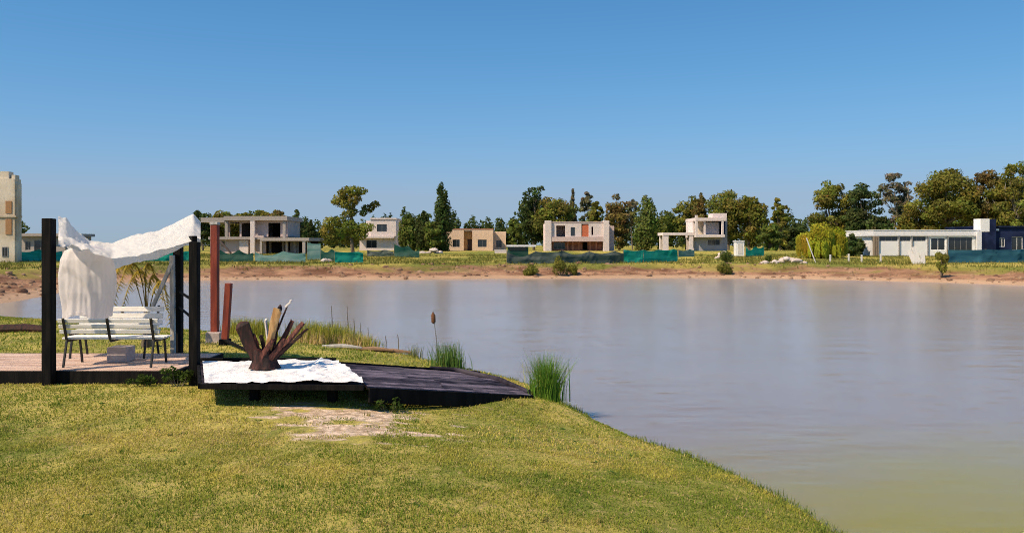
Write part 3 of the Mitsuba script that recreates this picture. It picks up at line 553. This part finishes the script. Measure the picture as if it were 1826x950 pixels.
# billowing canopy sheet
nu, nv = 110, 60; S, V_ = np.meshgrid(np.linspace(0, 1, nu), np.linspace(0, 1, nv), indexing='ij')
px = 104 + S * 254; D = 12.12 + V_ * (2.3 + .15 * np.sin(S * 5))
fy = np.interp(px, [104, 150, 200, 235, 270, 300, 330, 358], [436, 447, 461, 459, 452, 443, 433, 430]); by = np.interp(px, [104, 118, 135, 160, 200, 250, 280, 300, 325, 345, 358], [388, 392, 412, 430, 433, 419, 411, 404, 392, 383, 398])
zf, zb = EYE - (fy - HOR) / FOC * 12.12, EYE - (by - HOR) / FOC * 14.3
e_ = ss(0, 1, V_ ** .85); Z = zf * (1 - e_) + zb * e_ - .5 * ss(.93, 1, V_) ** 2
wr = n3(px * .045, V_ * 7, 3, 1.0, 5, 4) - .5; Z = Z + wr * (.06 + .16 * np.exp(-((S - .12) / .13) ** 2)) + .07 * (n3(px * .02 + V_ * 1.5, V_ * 2 - px * .006, 7, 1.0, 8, 2) - .5) + .05 * np.abs(n3(px * .05 + 2 * V_, V_ * 3, 1, 1.0, 28, 3) - .5)
part('canopy', (np.stack([(px - 913) / FOC * D, D + .06 * wr, Z], -1).reshape(-1, 3), grid_faces(nu, nv)), 'canopy_cloth', smooth=True)
labels['canopy'] = {'label': 'billowing white cloth canopy stretched over the black pergola posts', 'category': 'canopy'}

# gathered drape hanging from the canopy
nu, nv = 140, 70; A, W = np.meshgrid(np.linspace(0, 2 * np.pi, nu), np.linspace(0, 1, nv), indexing='ij')
zc = .93 + W * 1.16; R = np.interp(W, [0, .1, .35, .6, .8, .93, 1], [.36, .37, .42, .42, .39, .32, .16])
face = (A + np.pi / 2 + .22 + np.pi) % (2 * np.pi) - np.pi                         # 0 = the side that faces the lawn
face = face + .5 * (n3(W * 2.0, A * .6, 2, 1.0, 21) - .5)
arch = ss(.70, .46, np.abs(face)) * ss(.70, .56, W + .38 * face ** 2 + .25 * face) * ss(-.02, .25, W)
fold = .02 * np.sin(9 * A + 2 * W) + .03 * np.sin(3 * A + 1 + 2 * W) + .07 * (n3(np.cos(A) * 1.1, np.sin(A) * 1.1, W * 1.6, 1.0, 6, 2) - .5) + .022 * np.sin(16 * A + 3 * W) * (np.exp(-W / .12) + np.exp(-(1 - W) / .18))
R = R * (1 + fold * 1.5 - .15 * arch + .02 * np.sin(23 * A + 9 * n3(np.cos(A), np.sin(A), W * 2, 1.0, 33)) * (1 - .6 * W) + .04 * np.exp(-((np.abs(face) - .66) / .1) ** 2) * ss(.7, .5, W))
part('drape', (np.stack([-6.92 + R * np.cos(A), 13.1 + .8 * R * np.sin(A), zc + .05 * np.sin(3 * A) * (W < .05)], -1).reshape(-1, 3), grid_faces(nu, nv)), 'drape_cloth', smooth=True)
labels['drape'] = {'label': 'bulging white plastic curtain gathered and hanging beside the left black post', 'category': 'curtain'}

def bench(label, xa, xb, yb, face, backz):
    """yb: where the back legs stand; face: +1 faces away from the camera"""
    k = thing('bench', label, 'bench', None); f = face
    for i in range(4): part('seat_slat', MB().box(xa, xb, *sorted((yb + f * (.08 + i * .105), yb + f * (.165 + i * .105))), DZ + .425 + .004 * (i == 3), DZ + .455, .006), 'white_wood', k)
    for i in range(3):
        z = DZ + .52 + i * (backz - .52) / 3; y = yb + f * (.03 - i * .026); M = trimesh.transformations.translation_matrix([0, y, z]) @ trimesh.transformations.rotation_matrix(f * .2, [1, 0, 0])
        part('back_slat', MB().box(xa, xb, -.012, .012, 0, (backz - .52) / 3 - .025, .005, M), 'white_wood', k)
    for x in (xa + .1, (xa + xb) / 2, xb - .1):
        mb = MB(); mid = x == (xa + xb) / 2
        if not mid:
            mb.beam((x, yb - f * .06, DZ), (x, yb + f * .05, DZ + .44), .032, .03); mb.beam((x, yb + f * .5, DZ), (x, yb + f * .42, DZ + .42), .032, .03)
        mb.beam((x, yb + f * .05, DZ + .40), (x, yb + f * .5, DZ + .40), .04, .03); mb.beam((x, yb + f * .07 - f * .03, DZ + .42), (x, yb - f * .07, DZ + backz - .01), .04, .02)
        part('bench_frame', mb, 'black_iron', k)
bench('nearer white slatted bench, seen from behind its backrest', -7.06, -5.5, 12.52, 1, .78)
bench('farther white slatted bench facing the camera across the deck', -7.5, -6.06, 13.95, -1, .86)
single('concrete_block', MB().box(-6.55, -6.23, 12.98, 13.3, DZ + .004, DZ + .25, .012), 'block_stone', 'pinkish concrete block on the deck under the nearer bench', 'block')

# ------------------------------------------------------------------ red posts on the lawn behind
k = thing('red_post', 'tall upright red post standing on a pale block', 'post'); d = 17.4; x = gx(381, d)
part('post', MB().box(x - .075, x + .075, d, d + .15, .1, gz(401, d), .008), 'red_wood', k); part('cap', MB().box(x - .085, x + .085, d - .01, d + .16, gz(400.8, d), gz(396, d), .008), 'grey_wood', k)
part('base_block', MB().box(x - .15, x + .16, d - .08, d + .24, -.15, .22, .012), 'block_stone', k)
k = thing('red_post', 'shorter red post leaning slightly with a dark foot', 'post'); d = 17.0
part('post', MB().beam((gx(401, d), d, 0), (gx(408, d), d, gz(505, d)), .13, .13, .008), 'red_wood', k); part('foot', MB().box(gx(394, d), gx(409, d), d - .14, d + .12, -.1, .12, .01), 'black_wood', k)
part('strut', MB().beam((gx(406, d), d - .1, .1), (gx(446, 15.6), 15.6, .03), .05, .05), 'black_wood', k)

# ------------------------------------------------------------------ platform and jetty
PZ = .3; FL, FR, BR, BL = np.array([-4.02, 10.4]), np.array([-1.9, 10.32]), np.array([-2.72, 12.4]), np.array([-4.82, 12.4])
def lerp2(u, v): return (FL * (1 - u) + FR * u) * (1 - v) + (BL * (1 - u) + BR * u) * v
k = thing('platform', 'low black raised platform carrying the white sheet and the stump', 'platform')
for i in range(12):
    a, b = i / 12 + .003, (i + 1) / 12 - .003; q = [lerp2(0, a), lerp2(1, a), lerp2(1, b), lerp2(0, b)]
    v = np.array([[*p, PZ - .03] for p in q] + [[*p, PZ] for p in q]); part('board', MB().raw(v, trimesh.convex.convex_hull(v).faces if False else np.array([[3, 2, 1, 0], [4, 5, 6, 7], [0, 1, 5, 4], [1, 2, 6, 5], [2, 3, 7, 6], [3, 0, 4, 7]])), 'dark_plank', k)
def edge(a, b, z0, z1, off, parent, name='edge_board', m='black_wood', z0b=None, z1b=None):
    a, b = np.array(a), np.array(b); t = (b - a) / np.linalg.norm(b - a); n = np.array([t[1], -t[0]]); z0b, z1b = z0 if z0b is None else z0b, z1 if z1b is None else z1b
    q = [a + n * .004, b + n * .004, b + n * off, a + n * off]; zz = [(z0, z1), (z0b, z1b), (z0b, z1b), (z0, z1)]
    v = np.array([[*p, z[0]] for p, z in zip(q, zz)] + [[*p, z[1]] for p, z in zip(q, zz)]); part(name, MB().raw(v, np.array([[0, 1, 2, 3], [7, 6, 5, 4], [4, 5, 1, 0], [5, 6, 2, 1], [6, 7, 3, 2], [7, 4, 0, 3]])), m, parent)
edge(FL, FR, PZ - .055, PZ + .01, .045, k); edge(BR, BL, PZ - .12, PZ + .06, .045, k); edge(BL, FL, PZ - .055, PZ + .012, .04, k)
for u, v in ((.35, .25), (.85, .25), (.35, .8), (.85, .8)):
    p = lerp2(u, v); part('leg', MB().box(p[0] - .06, p[0] + .06, p[1] - .06, p[1] + .06, -.2, PZ - .035, .006), 'black_wood', k)
# the white sheet
nu, nv = 120, 90; U, W = np.meshgrid(np.linspace(.02, 1.0, nu), np.linspace(.0, .93, nv), indexing='ij'); U2 = U * 1.0 - .05 * (n3(U * 3, W * 3, 0, 1.5, 3) - .5) * (U > .8) 
X2 = (FL[0] * (1 - U2) + FR[0] * U2) * (1 - W) + (BL[0] * (1 - U2) + BR[0] * U2) * W; Y2 = (FL[1] * (1 - U2) + FR[1] * U2) * (1 - W) + (BL[1] * (1 - U2) + BR[1] * U2) * W
cr = np.abs(n3(X2, Y2, 0, 2.6, 11, 4) - .5); Z2 = PZ + .02 + .16 * np.clip(.16 - cr, 0, 1) * (.9 + 1.0 * ss(.55, .9, U)) + .035 * n3(X2, Y2, 4, 1.2, 6) * ss(.3, .8, U) + .012 * np.abs(n3(X2, Y2, 1, 9, 3, 2) - .5)
part('white_sheet', (np.stack([X2, Y2, Z2], -1).reshape(-1, 3), grid_faces(nu, nv)), 'sheet_cloth', smooth=True)
labels['white_sheet'] = {'label': 'crumpled white plastic sheet spread over the black platform', 'category': 'sheet'}

# jetty boards run from the platform down to the water
JA, JB, JC, JD = np.array([-1.86, 10.36]), np.array([.28, 12.0]), np.array([-.55, 14.1]), np.array([-2.68, 12.42])
k = thing('jetty', 'sloping jetty of dark weathered boards running down to the water', 'jetty')
ZA, ZB = .27, -.14; r = np.random.default_rng(4)
def jp(u, v, z=0.0): p = (JA * (1 - v) + JD * v) * (1 - u) + (JB * (1 - v) + JC * v) * u; return np.array([p[0], p[1], ZA + (ZB - ZA) * u + z])
nb = 15
for i in range(nb):
    a, b = i / nb + .004, (i + 1) / nb - .004; cut = r.uniform(.25, .75)
    for u0, u1 in ((0, cut - .003), (cut + .003, 1 + r.uniform(-.01, .02))):
        dz = r.uniform(-.006, .01); v = np.array([jp(u0, a, dz - .035), jp(u1, a, dz - .035), jp(u1, b, dz - .035), jp(u0, b, dz - .035), jp(u0, a, dz), jp(u1, a, dz), jp(u1, b, dz + .004), jp(u0, b, dz + .004)])
        part('board', MB().raw(v, np.array([[3, 2, 1, 0], [4, 5, 6, 7], [0, 1, 5, 4], [1, 2, 6, 5], [2, 3, 7, 6], [3, 0, 4, 7]])), 'dark_plank_worn' if r.random() < .5 else 'dark_plank', k)
edge(JA, JB, ZA - .19, ZA + .0, .05, k, 'side_beam', z0b=ZB - .2, z1b=ZB); edge(JB, JC, ZB - .2, ZB - .005, .05, k, 'end_beam'); edge(JC, JD, ZB - .2, ZB + .03, .05, k, 'side_beam', z0b=ZA - .17, z1b=ZA + .03)
part('edge_log', MB().tube([jp(.62, 1.02, .02), jp(.8, .99, .025), jp(1.0, .6, .03), jp(1.03, .1, .01)], [.035, .045, .045, .04], 9), 'dark_plank', k, smooth=50)
for u, v in ((.1, .1), (.5, .1), (.95, .1), (.5, .9), (.95, .9)):
    p = jp(u, v); part('pile', MB().box(p[0] - .06, p[0] + .06, p[1] - .06, p[1] + .06, tz(p[0], p[1]) - .3, p[2] - .04), 'black_wood', k)

# ------------------------------------------------------------------ the tree stump
STUMP = thing('tree_stump', 'dark upturned tree stump with splayed sawn limbs standing on the white sheet', 'stump'); px_, py_ = gx(472, 11.5), 11.5; z = PZ + .045
an, zz = np.meshgrid(np.linspace(0, 2 * np.pi, 49)[:-1], np.linspace(0, 1, 16), indexing='ij'); rr = np.interp(zz, [0, .15, .4, .7, .93, 1], [.205, .185, .17, .17, .165, .12]) * (1 + .07 * np.sin(6 * an + 2 * zz) + .3 * (n3(np.cos(an) * 2, np.sin(an) * 2, zz * 1.5, 1.0, 44) - .5))
v = np.stack([px_ + rr * np.cos(an), py_ + rr * np.sin(an), z + .27 * zz + .03 * np.sin(5 * an) * zz ** 3], -1).reshape(-1, 3); f = [[i * 16 + j, ((i + 1) % 48) * 16 + j, ((i + 1) % 48) * 16 + j + 1, i * 16 + j + 1] for i in range(48) for j in range(15)]
f = MB().raw(v, f).f[0]; v = np.vstack([v, [[px_, py_, z + .25]]]); f = np.vstack([f, [[i * 16 + 15, ((i + 1) % 48) * 16 + 15, 48 * 16] for i in range(48)]]); part('body', (v, f), 'log_dark', STUMP, smooth=40)
def split_log(tip, base, w, t, seed, m, label):
    r = np.random.default_rng(seed); a, b = np.array(base, float), np.array(tip, float); n = 9; tt = np.linspace(0, 1, n)
    ax = (b - a) / np.linalg.norm(b - a); x = np.cross(ax, [0, 1, 0]); x /= np.linalg.norm(x); y = np.cross(ax, x); sd = 7; an = np.arange(sd) * 2 * np.pi / sd + r.uniform(0, 1)
    shape = 1 + r.uniform(-.25, .25, sd); v = []
    for q in tt:
        c = a + (b - a) * q + x * .02 * math.sin(q * 3 + seed); ww = w / 2 * (.8 + .3 * q if w > .1 else 1 - .3 * q)
        v.append(c + (x[None] * np.cos(an)[:, None] * ww * shape[:, None] + y[None] * np.sin(an)[:, None] * t / 2 * shape[:, None]) * (1 + r.uniform(-.08, .08, (sd, 1))) + ax * (r.uniform(-.04, .04, (sd, 1)) * (q == 1)))
    v = np.vstack(v + [a[None], (b + ax * .01)[None]]); f = []
    for i in range(n - 1):
        for j in range(sd): f += [[i * sd + j, i * sd + (j + 1) % sd, (i + 1) * sd + (j + 1) % sd], [i * sd + j, (i + 1) * sd + (j + 1) % sd, (i + 1) * sd + j]]
    for j in range(sd): f += [[(j + 1) % sd, j, n * sd], [(n - 1) * sd + j, (n - 1) * sd + (j + 1) % sd, n * sd + 1]]
    labels[part('limb', MB().raw(v, f), m, STUMP, smooth=35)] = {'label': label}
def at(px, py, d): return np.array([gx(px, d), d, gz(py, d)])
B = lambda a, dd=0.0: np.array([px_ + a * .8, py_ + dd, z + .12])
split_log(at(431, 578, 11.35), B(-.06, -.05), .19, .1, 1, 'log_dark', 'broad dark split log leaning left out of the stump')
split_log(at(449, 600, 11.4), B(-.1, .05), .1, .09, 2, 'log_brown', 'short brown log behind the broad dark one')
split_log(at(464, 598, 11.6), B(-.04, .1), .075, .07, 3, 'log_dark', 'short dark upright log at the middle of the stump')
split_log(at(475, 572, 11.65), B(0, .12), .06, .05, 4, 'log_pale', 'thin pale sliver of wood left of the tan log')
split_log(at(499, 552, 11.4), B(.04, -.04) + np.array([0, 0, .08]), .135, .1, 5, 'log_tan', 'thick tan log, the tallest and brightest in the stump')
split_log(at(500, 546, 11.75), B(.06, .12), .09, .07, 6, 'log_dark', 'dark log hidden behind the tan one')
split_log(at(510, 548, 11.5), B(.07, .02), .035, .03, 7, 'log_dark', 'thin dark stick right of the tan log')
split_log(at(516, 536, 11.5), at(512, 548, 11.5), .035, .03, 8, 'log_pale', 'small white wood tip above the thin dark stick')
split_log(at(520, 572, 11.55), B(.09, .05), .08, .07, 9, 'log_brown', 'brown log leaning right, first right of the tan log')
split_log(at(540, 578, 11.45), B(.1, -.03), .09, .07, 10, 'log_brown', 'brown log leaning far right over the sheet')
split_log(at(549, 588, 11.6), B(.12, .08), .05, .05, 11, 'log_dark', 'thin dark log, longest of those leaning right')
split_log(at(537, 601, 11.35), B(.13, -.06), .05, .045, 12, 'log_dark', 'lowest dark stick leaning right from the stump')
split_log(at(486, 606, 11.28), B(.0, -.1), .1, .08, 13, 'log_brown', 'short reddish log at the front of the stump')

split_log(at(505, 604, 11.3), B(.12, -.1), .085, .075, 15, 'log_brown', 'thick reddish limb at the front right of the stump')

# ------------------------------------------------------------------ grasses and reeds
def blades(mb, r, base, n, hmin, hmax, spread, width, col, bend=.35, colj=.25, upz=None, seg=4):
    """arching blades around base (n x 3 or one point)"""
    base = np.broadcast_to(np.asarray(base, float), (n, 3)) + np.c_[r.normal(0, spread, (n, 2)), np.zeros(n)]
    H = r.uniform(hmin, hmax, n); a = r.uniform(0, 2 * np.pi, n); bd = r.uniform(.1, 1, n) * bend * H; w = width * r.uniform(.6, 1.3, n)
    dirx = np.c_[np.cos(a), np.sin(a)]; sa = a + np.pi / 2 + r.normal(0, .6, n); side = np.c_[np.cos(sa), np.sin(sa), np.zeros(n)]
    V = []
    for i in range(seg + 1):
        t = i / seg; c = base + np.c_[dirx * (bd * t ** 1.8)[:, None], H * (t - .18 * (bd / H) * t * t)]
        ww = (w * (1 - t ** 1.6) * .5 + 1e-4)[:, None]; V += [c - side * ww, c + side * ww]
    V = np.stack(V, 1); nvv = 2 * (seg + 1); F = []
    for i in range(seg): F += [[2 * i, 2 * i + 1, 2 * i + 3], [2 * i, 2 * i + 3, 2 * i + 2]]
    F = (np.arange(n)[:, None, None] * nvv + np.array(F)[None]).reshape(-1, 3)
    c = np.clip(1.8 * np.asarray(col) * r.uniform(1 - colj, 1 + colj, (n, 1)) * (1 + r.normal(0, .07, (n, 3))), .004, .75)
    mb.raw(V.reshape(-1, 3), F, np.repeat(c, nvv, 0))
r = np.random.default_rng(31)
def clump(label, px, d, n, h0, h1, spread, width, col, bend=.4, name='grass_clump', extra=None):
    mb = MB(); x = gx(px, d); blades(mb, r, (x, d, tz(x, d) - .03), n, h0, h1, spread, width, col, bend)
    if extra: blades(mb, r, (x, d, tz(x, d) - .03), extra[0], h0 * .5, h1 * 1.05, spread * 1.2, width * .8, extra[1], bend)
    return single(name, mb, 'blade_mat', label, 'grass', smooth=False)
clump('tall bright green grass clump on the near bank beside the jetty end', 975, 12.3, 620, .4, .84, .1, .014, (.085, .165, .022), .5, extra=(70, (.2, .19, .05)))
clump('green reed clump behind the jetty near the cattail', 799, 16.3, 300, .3, .62, .15, .018, (.075, .13, .03), .45, extra=(50, (.16, .16, .06)))
clump('thin sparse grass tuft at the waterline left of the reed clump', 737, 18.5, 110, .15, .4, .11, .014, (.13, .14, .05), .5)
k = thing('cattail', 'single brown cattail head on a bent stalk behind the jetty', 'cattail'); d = 16.4; x = gx(781, d)
pts = [(x, d, tz(x, d)), (x - .03, d, gz(605, d)), (gx(775, d), d, gz(580, d)), (gx(772, d), d, gz(552, d))]
part('stalk', MB().tube(pts, [.008, .007, .006, .003], 5), 'bark', k); part('seed_head', MB().tube([at(773.5, 577, d), at(773, 574, d), at(772.5, 562, d), at(772, 556, d)], [.012, .045, .045, .01], 9), 'cattail_brown', k, smooth=60)
# yellow reed bed behind the platform
mb = MB()
for px in np.linspace(418, 478, 16): d = r.uniform(21.0, 22.2); x = gx(px, d); blades(mb, r, (x, d, tz(x, d)), 110, .2, .55, .16, .016, (.2, .2, .035), .45, .35)
single('reed_bed', mb, 'blade_mat', 'yellow-green reed bed on the shore left of the tree stump', 'reeds')
mb = MB()
for px in np.linspace(535, 652, 34):
    d = r.uniform(19.6, 21.0); x = gx(px, d); q = ss(660, 600, px); 
    blades(mb, r, (x, d, tz(x, d)), 110, .16, .25 + .38 * q, .17, .016, (.2, .2, .035), .45, .35); blades(mb, r, (x, d - .25, tz(x, d - .25)), 50, .1, .38, .15, .014, (.34, .25, .12), .6, .3)
single('reed_bed', mb, 'blade_mat', 'larger yellow and straw reed bed right of the tree stump', 'reeds')
for i, (px, top) in enumerate(((592, 545), (620, 546), (632, 568), (643, 574), (657, 584), (688, 598), (710, 596))):
    d = 20.2; x = gx(px, d); single('dead_reed', MB().tube([(x, d, tz(x, d) - .05), (x + .01, d, gz((top + 620) / 2, d)), (x - .015, d, gz(top, d))], [.014, .012, .007], 5), 'bark', '%s thin dark dead reed counted from the left at the water edge' % ORD[i], 'reed', group='dead reeds by the water')
# arching palm behind the benches
k = thing('palm', 'young palm with arching yellow-brown fronds behind the benches', 'palm'); d = 16.5; bx, bz = gx(262, d), 0.0
part('trunk', MB().tube([(bx, d, -.1), (bx, d, .55)], [.12, .07], 8), 'bark', k, smooth=40)
for i, (mx, my, ex, ey) in enumerate(((240, 470, 203, 540), (228, 474, 206, 500), (262, 470, 287, 530), (285, 500, 302, 575), (250, 480, 215, 560), (272, 490, 296, 550))):
    t = np.linspace(0, 1, 22)[:, None]; a, b, c = np.array([bx, d, .5]), at(mx, my, d + .3 * (i % 3 - 1)), at(ex, ey, d + .6 * (i % 3 - 1)); b2 = 2 * b - .5 * a - .5 * c
    p = (1 - t) ** 2 * a + 2 * t * (1 - t) * b2 + t * t * c; mb = MB(); mb.tube(p, np.linspace(.014, .004, 22), 4); mb.c.append(np.tile([.2, .15, .05], (mb.n, 1)))
    for j in range(5, 22):
        for sd in (-1, 1):
            for q in range(2):
                o = p[j] + (p[min(j + 1, 21)] - p[j]) * q * .5; L = .2 * (1 - abs(j / 22 - .55)); tip = o + np.array([.05 * sd, .6 * sd * L, -L * .8]) + r.normal(0, .03, 3); wv_ = np.array([.012, 0, .006])
                mb.raw([o - wv_, o + wv_, tip], [[0, 1, 2]], np.array([.45, .34, .06]) * r.uniform(.6, 1.3))
    part('frond', mb, 'leaf_mat', k)
def weed(label, px, d, n, hh):
    k = thing('weed', label, 'plant'); mb, tr = MB(), MB(); x = gx(px, d); z = tz(x, d)
    for i in range(9):
        c = np.array([x + r.normal(0, .13), d + r.normal(0, .06), z + r.uniform(.3, 1) * hh]); tr.tube([(x + (c[0] - x) * .3, d, z - .02), c], [.006, .003], 4); leaves(mb, r, c, (.07, .06, .05), n // 9, .022, np.array([.07, .11, .025]) * r.uniform(.7, 1.5), droop=.4)
    part('stem', tr, 'bark', k); labels[part('leaf_cluster', mb, 'leaf_mat', k)] = {'kind': 'stuff'}
weed('low leafy weed at the foot of the deck edge', 262, 11.95, 360, .16); weed('taller leafy weed between the deck and the right black post', 318, 11.95, 480, .3); weed('small weed where the platform meets the jetty', 692, 10.5, 200, .14)

# pale driftwood debris on the shore strip behind the jetty
for i, (px, py) in enumerate(((612, 628), (668, 628), (700, 632))):
    d = 18.6; x = gx(px, d); z = tz(x, d); single('driftwood', MB().tube([(x - .5, d + .1, z + .05), (x, d, z + .07), (x + .45, d - .1, z + .04)], [.03, .05, .025], 6), 'grey_wood' if i == 0 else 'clod', ('pale driftwood stick on the shore below the reed bed', 'brown driftwood stick left on the shore strip', 'brown driftwood stick nearest the jetty on the shore strip')[i], 'driftwood', smooth=40)

d = 19.4; single('driftwood', MB().tube([(gx(-30, d), d, tz(gx(-30, d), d) + .06), (gx(40, d), d + .1, tz(gx(40, d), d) + .08), (gx(92, d), d, tz(gx(92, d), d) + .05)], [.11, .12, .09], 8), 'log_dark', 'long dark log lying on the grass left of the left black post', 'log', smooth=40)
# the lawn
def lawn(n, ya, yb, hw, hmin, hmax, width, seed):
    r = np.random.default_rng(seed); y = np.sqrt(r.uniform(ya ** 2, yb ** 2, n)); x = r.uniform(-.72, .55, n) * y * hw + r.normal(0, .01, n); z = terrain(np.c_[x, y])
    w = n3(x * 3 + 2, y * 5, 1, 1, 2, 3) - .5; dd = np.minimum(np.hypot((x + 2.1) / 1.1, (y - 10.15) / .5), np.hypot((x + 1.75) / .75, (y - 9.2) / .42)) + w * 3
    ok = (z > WATER + .05) & ~((x < x1 + .02) & (y > y0 - .04) & (y < y1 + .05)) & (r.random(n) < ss(.7, 1.35, dd) * .97 + .012)
    pat = n3(x, y, 0, .8, 5, 3); pat2 = n3(x, y, 0, 3.0, 15, 3); ok &= r.random(n) < .45 + .9 * ss(.3, .6, pat2)
    x, y, z, pat, pat2 = x[ok], y[ok], z[ok], pat[ok], pat2[ok]; n = len(x)
    H = r.uniform(hmin, hmax, n) * (.6 + .8 * pat2); a = r.uniform(0, 2 * np.pi, n); lean = r.uniform(.2, 1.1, n) * H; sa = a + np.pi / 2; ww = width * r.uniform(.6, 1.3, n)
    side = np.c_[np.cos(sa), np.sin(sa), 0 * a] * ww[:, None] / 2; b = np.c_[x, y, z - .004]; m_ = b + np.c_[np.cos(a) * lean * .35, np.sin(a) * lean * .35, H * .62]; t = b + np.c_[np.cos(a) * lean, np.sin(a) * lean, H]
    V = np.stack([b - side, b + side, m_ + side * .7, m_ - side * .7, t], 1).reshape(-1, 3); F = (np.arange(n)[:, None, None] * 5 + np.array([[0, 1, 2], [0, 2, 3], [3, 2, 4]])[None]).reshape(-1, 3)
    mixv = np.clip(.37 + (pat - .5) * 3.0 + (pat2 - .5) * 1.6 + r.normal(0, .2, n), 0, 1)[:, None]; c = np.array([.175, .245, .033]) * (1 - mixv) + np.array([.47, .425, .085]) * mixv
    dry = (r.random(n) < .06 + .3 * ss(.5, .75, pat))[:, None]; c = np.where(dry, np.array([.6, .46, .2]), c) * r.uniform(.75, 1.3, (n, 1))
    return V, F, np.repeat(c, 5, 0)
mb = MB()
for args in ((190000, 4.6, 9.0, 1.0, .014, .036, .0065, 1), (190000, 9.0, 15.5, 1.0, .014, .036, .0095, 2), (90000, 15.5, 28, 1.0, .02, .06, .018, 3)): mb.raw(*lawn(*args))
rt_ = np.random.default_rng(61)
for i in range(150):                       # taller tufts and broad-leaved weeds left by the mower
    y = math.sqrt(rt_.uniform(5.2 ** 2, 13 ** 2)); x = rt_.uniform(-.68, .2) * y
    if tz(x, y) < WATER + .2 or (x < x1 and y > y0 - .1): continue
    if i % 3: blades(mb, rt_, (x, y, tz(x, y) - .004), 26, .03, .085, .035, .007, (.085, .13, .02) if i % 2 else (.2, .17, .05), .9, .3, seg=3)
    else: blades(mb, rt_, (x, y, tz(x, y) - .002), 14, .012, .03, .02, .022, (.06, .105, .022), 3.0, .3, seg=3)
part('grass', mb, 'blade_mat'); labels['grass'] = {'label': 'short mown lawn grass, green mixed with dry yellow', 'category': 'grass', 'kind': 'stuff'}
# longer grass along the water edge and dry tufts on the far bank
mb = MB(); near = _s[(_s[:, 1] > 6) & (_s[:, 1] < 33) & (_s[:, 0] < 4)]
for p in near[::1]:
    for q in range(5):
        o = p + r.normal(0, .12, 2) + np.array([-.12, -.1]); dens = n3(o[0], o[1], 0, .8, 40); 
        if tz(*o) > WATER - .03 and dens > .42: blades(mb, r, (*o, tz(*o) - .01), 16, .04, .06 + .25 * max(0, dens - .4), .05, .009, (.11, .14, .03), .6, .35, seg=3)
part('bank_grass', mb, 'blade_mat'); labels['bank_grass'] = {'label': 'longer grass fringe along the near water edge', 'category': 'grass', 'kind': 'stuff'}
mb = MB(); q = 0
xx, yy = r.uniform(-50, 50, 26000), r.uniform(52, 110, 26000); zz = terrain(np.c_[xx, yy]); keep = (zz > .0) & (n3(xx, yy, 0, .3, 12) > .42); P3 = np.c_[xx, yy, zz][keep]
for i in range(3): blades(mb, r, P3, len(P3), .1, .32, .12, .05, (.105, .105, .026), .6, .4, seg=2)
part('dry_grass', mb, 'blade_mat'); labels['dry_grass'] = {'label': 'dry yellowish grass tufts on the far bank', 'category': 'grass', 'kind': 'stuff'}
TRI = sum(len(m[1]) for m in meshkit.WRITTEN.values())
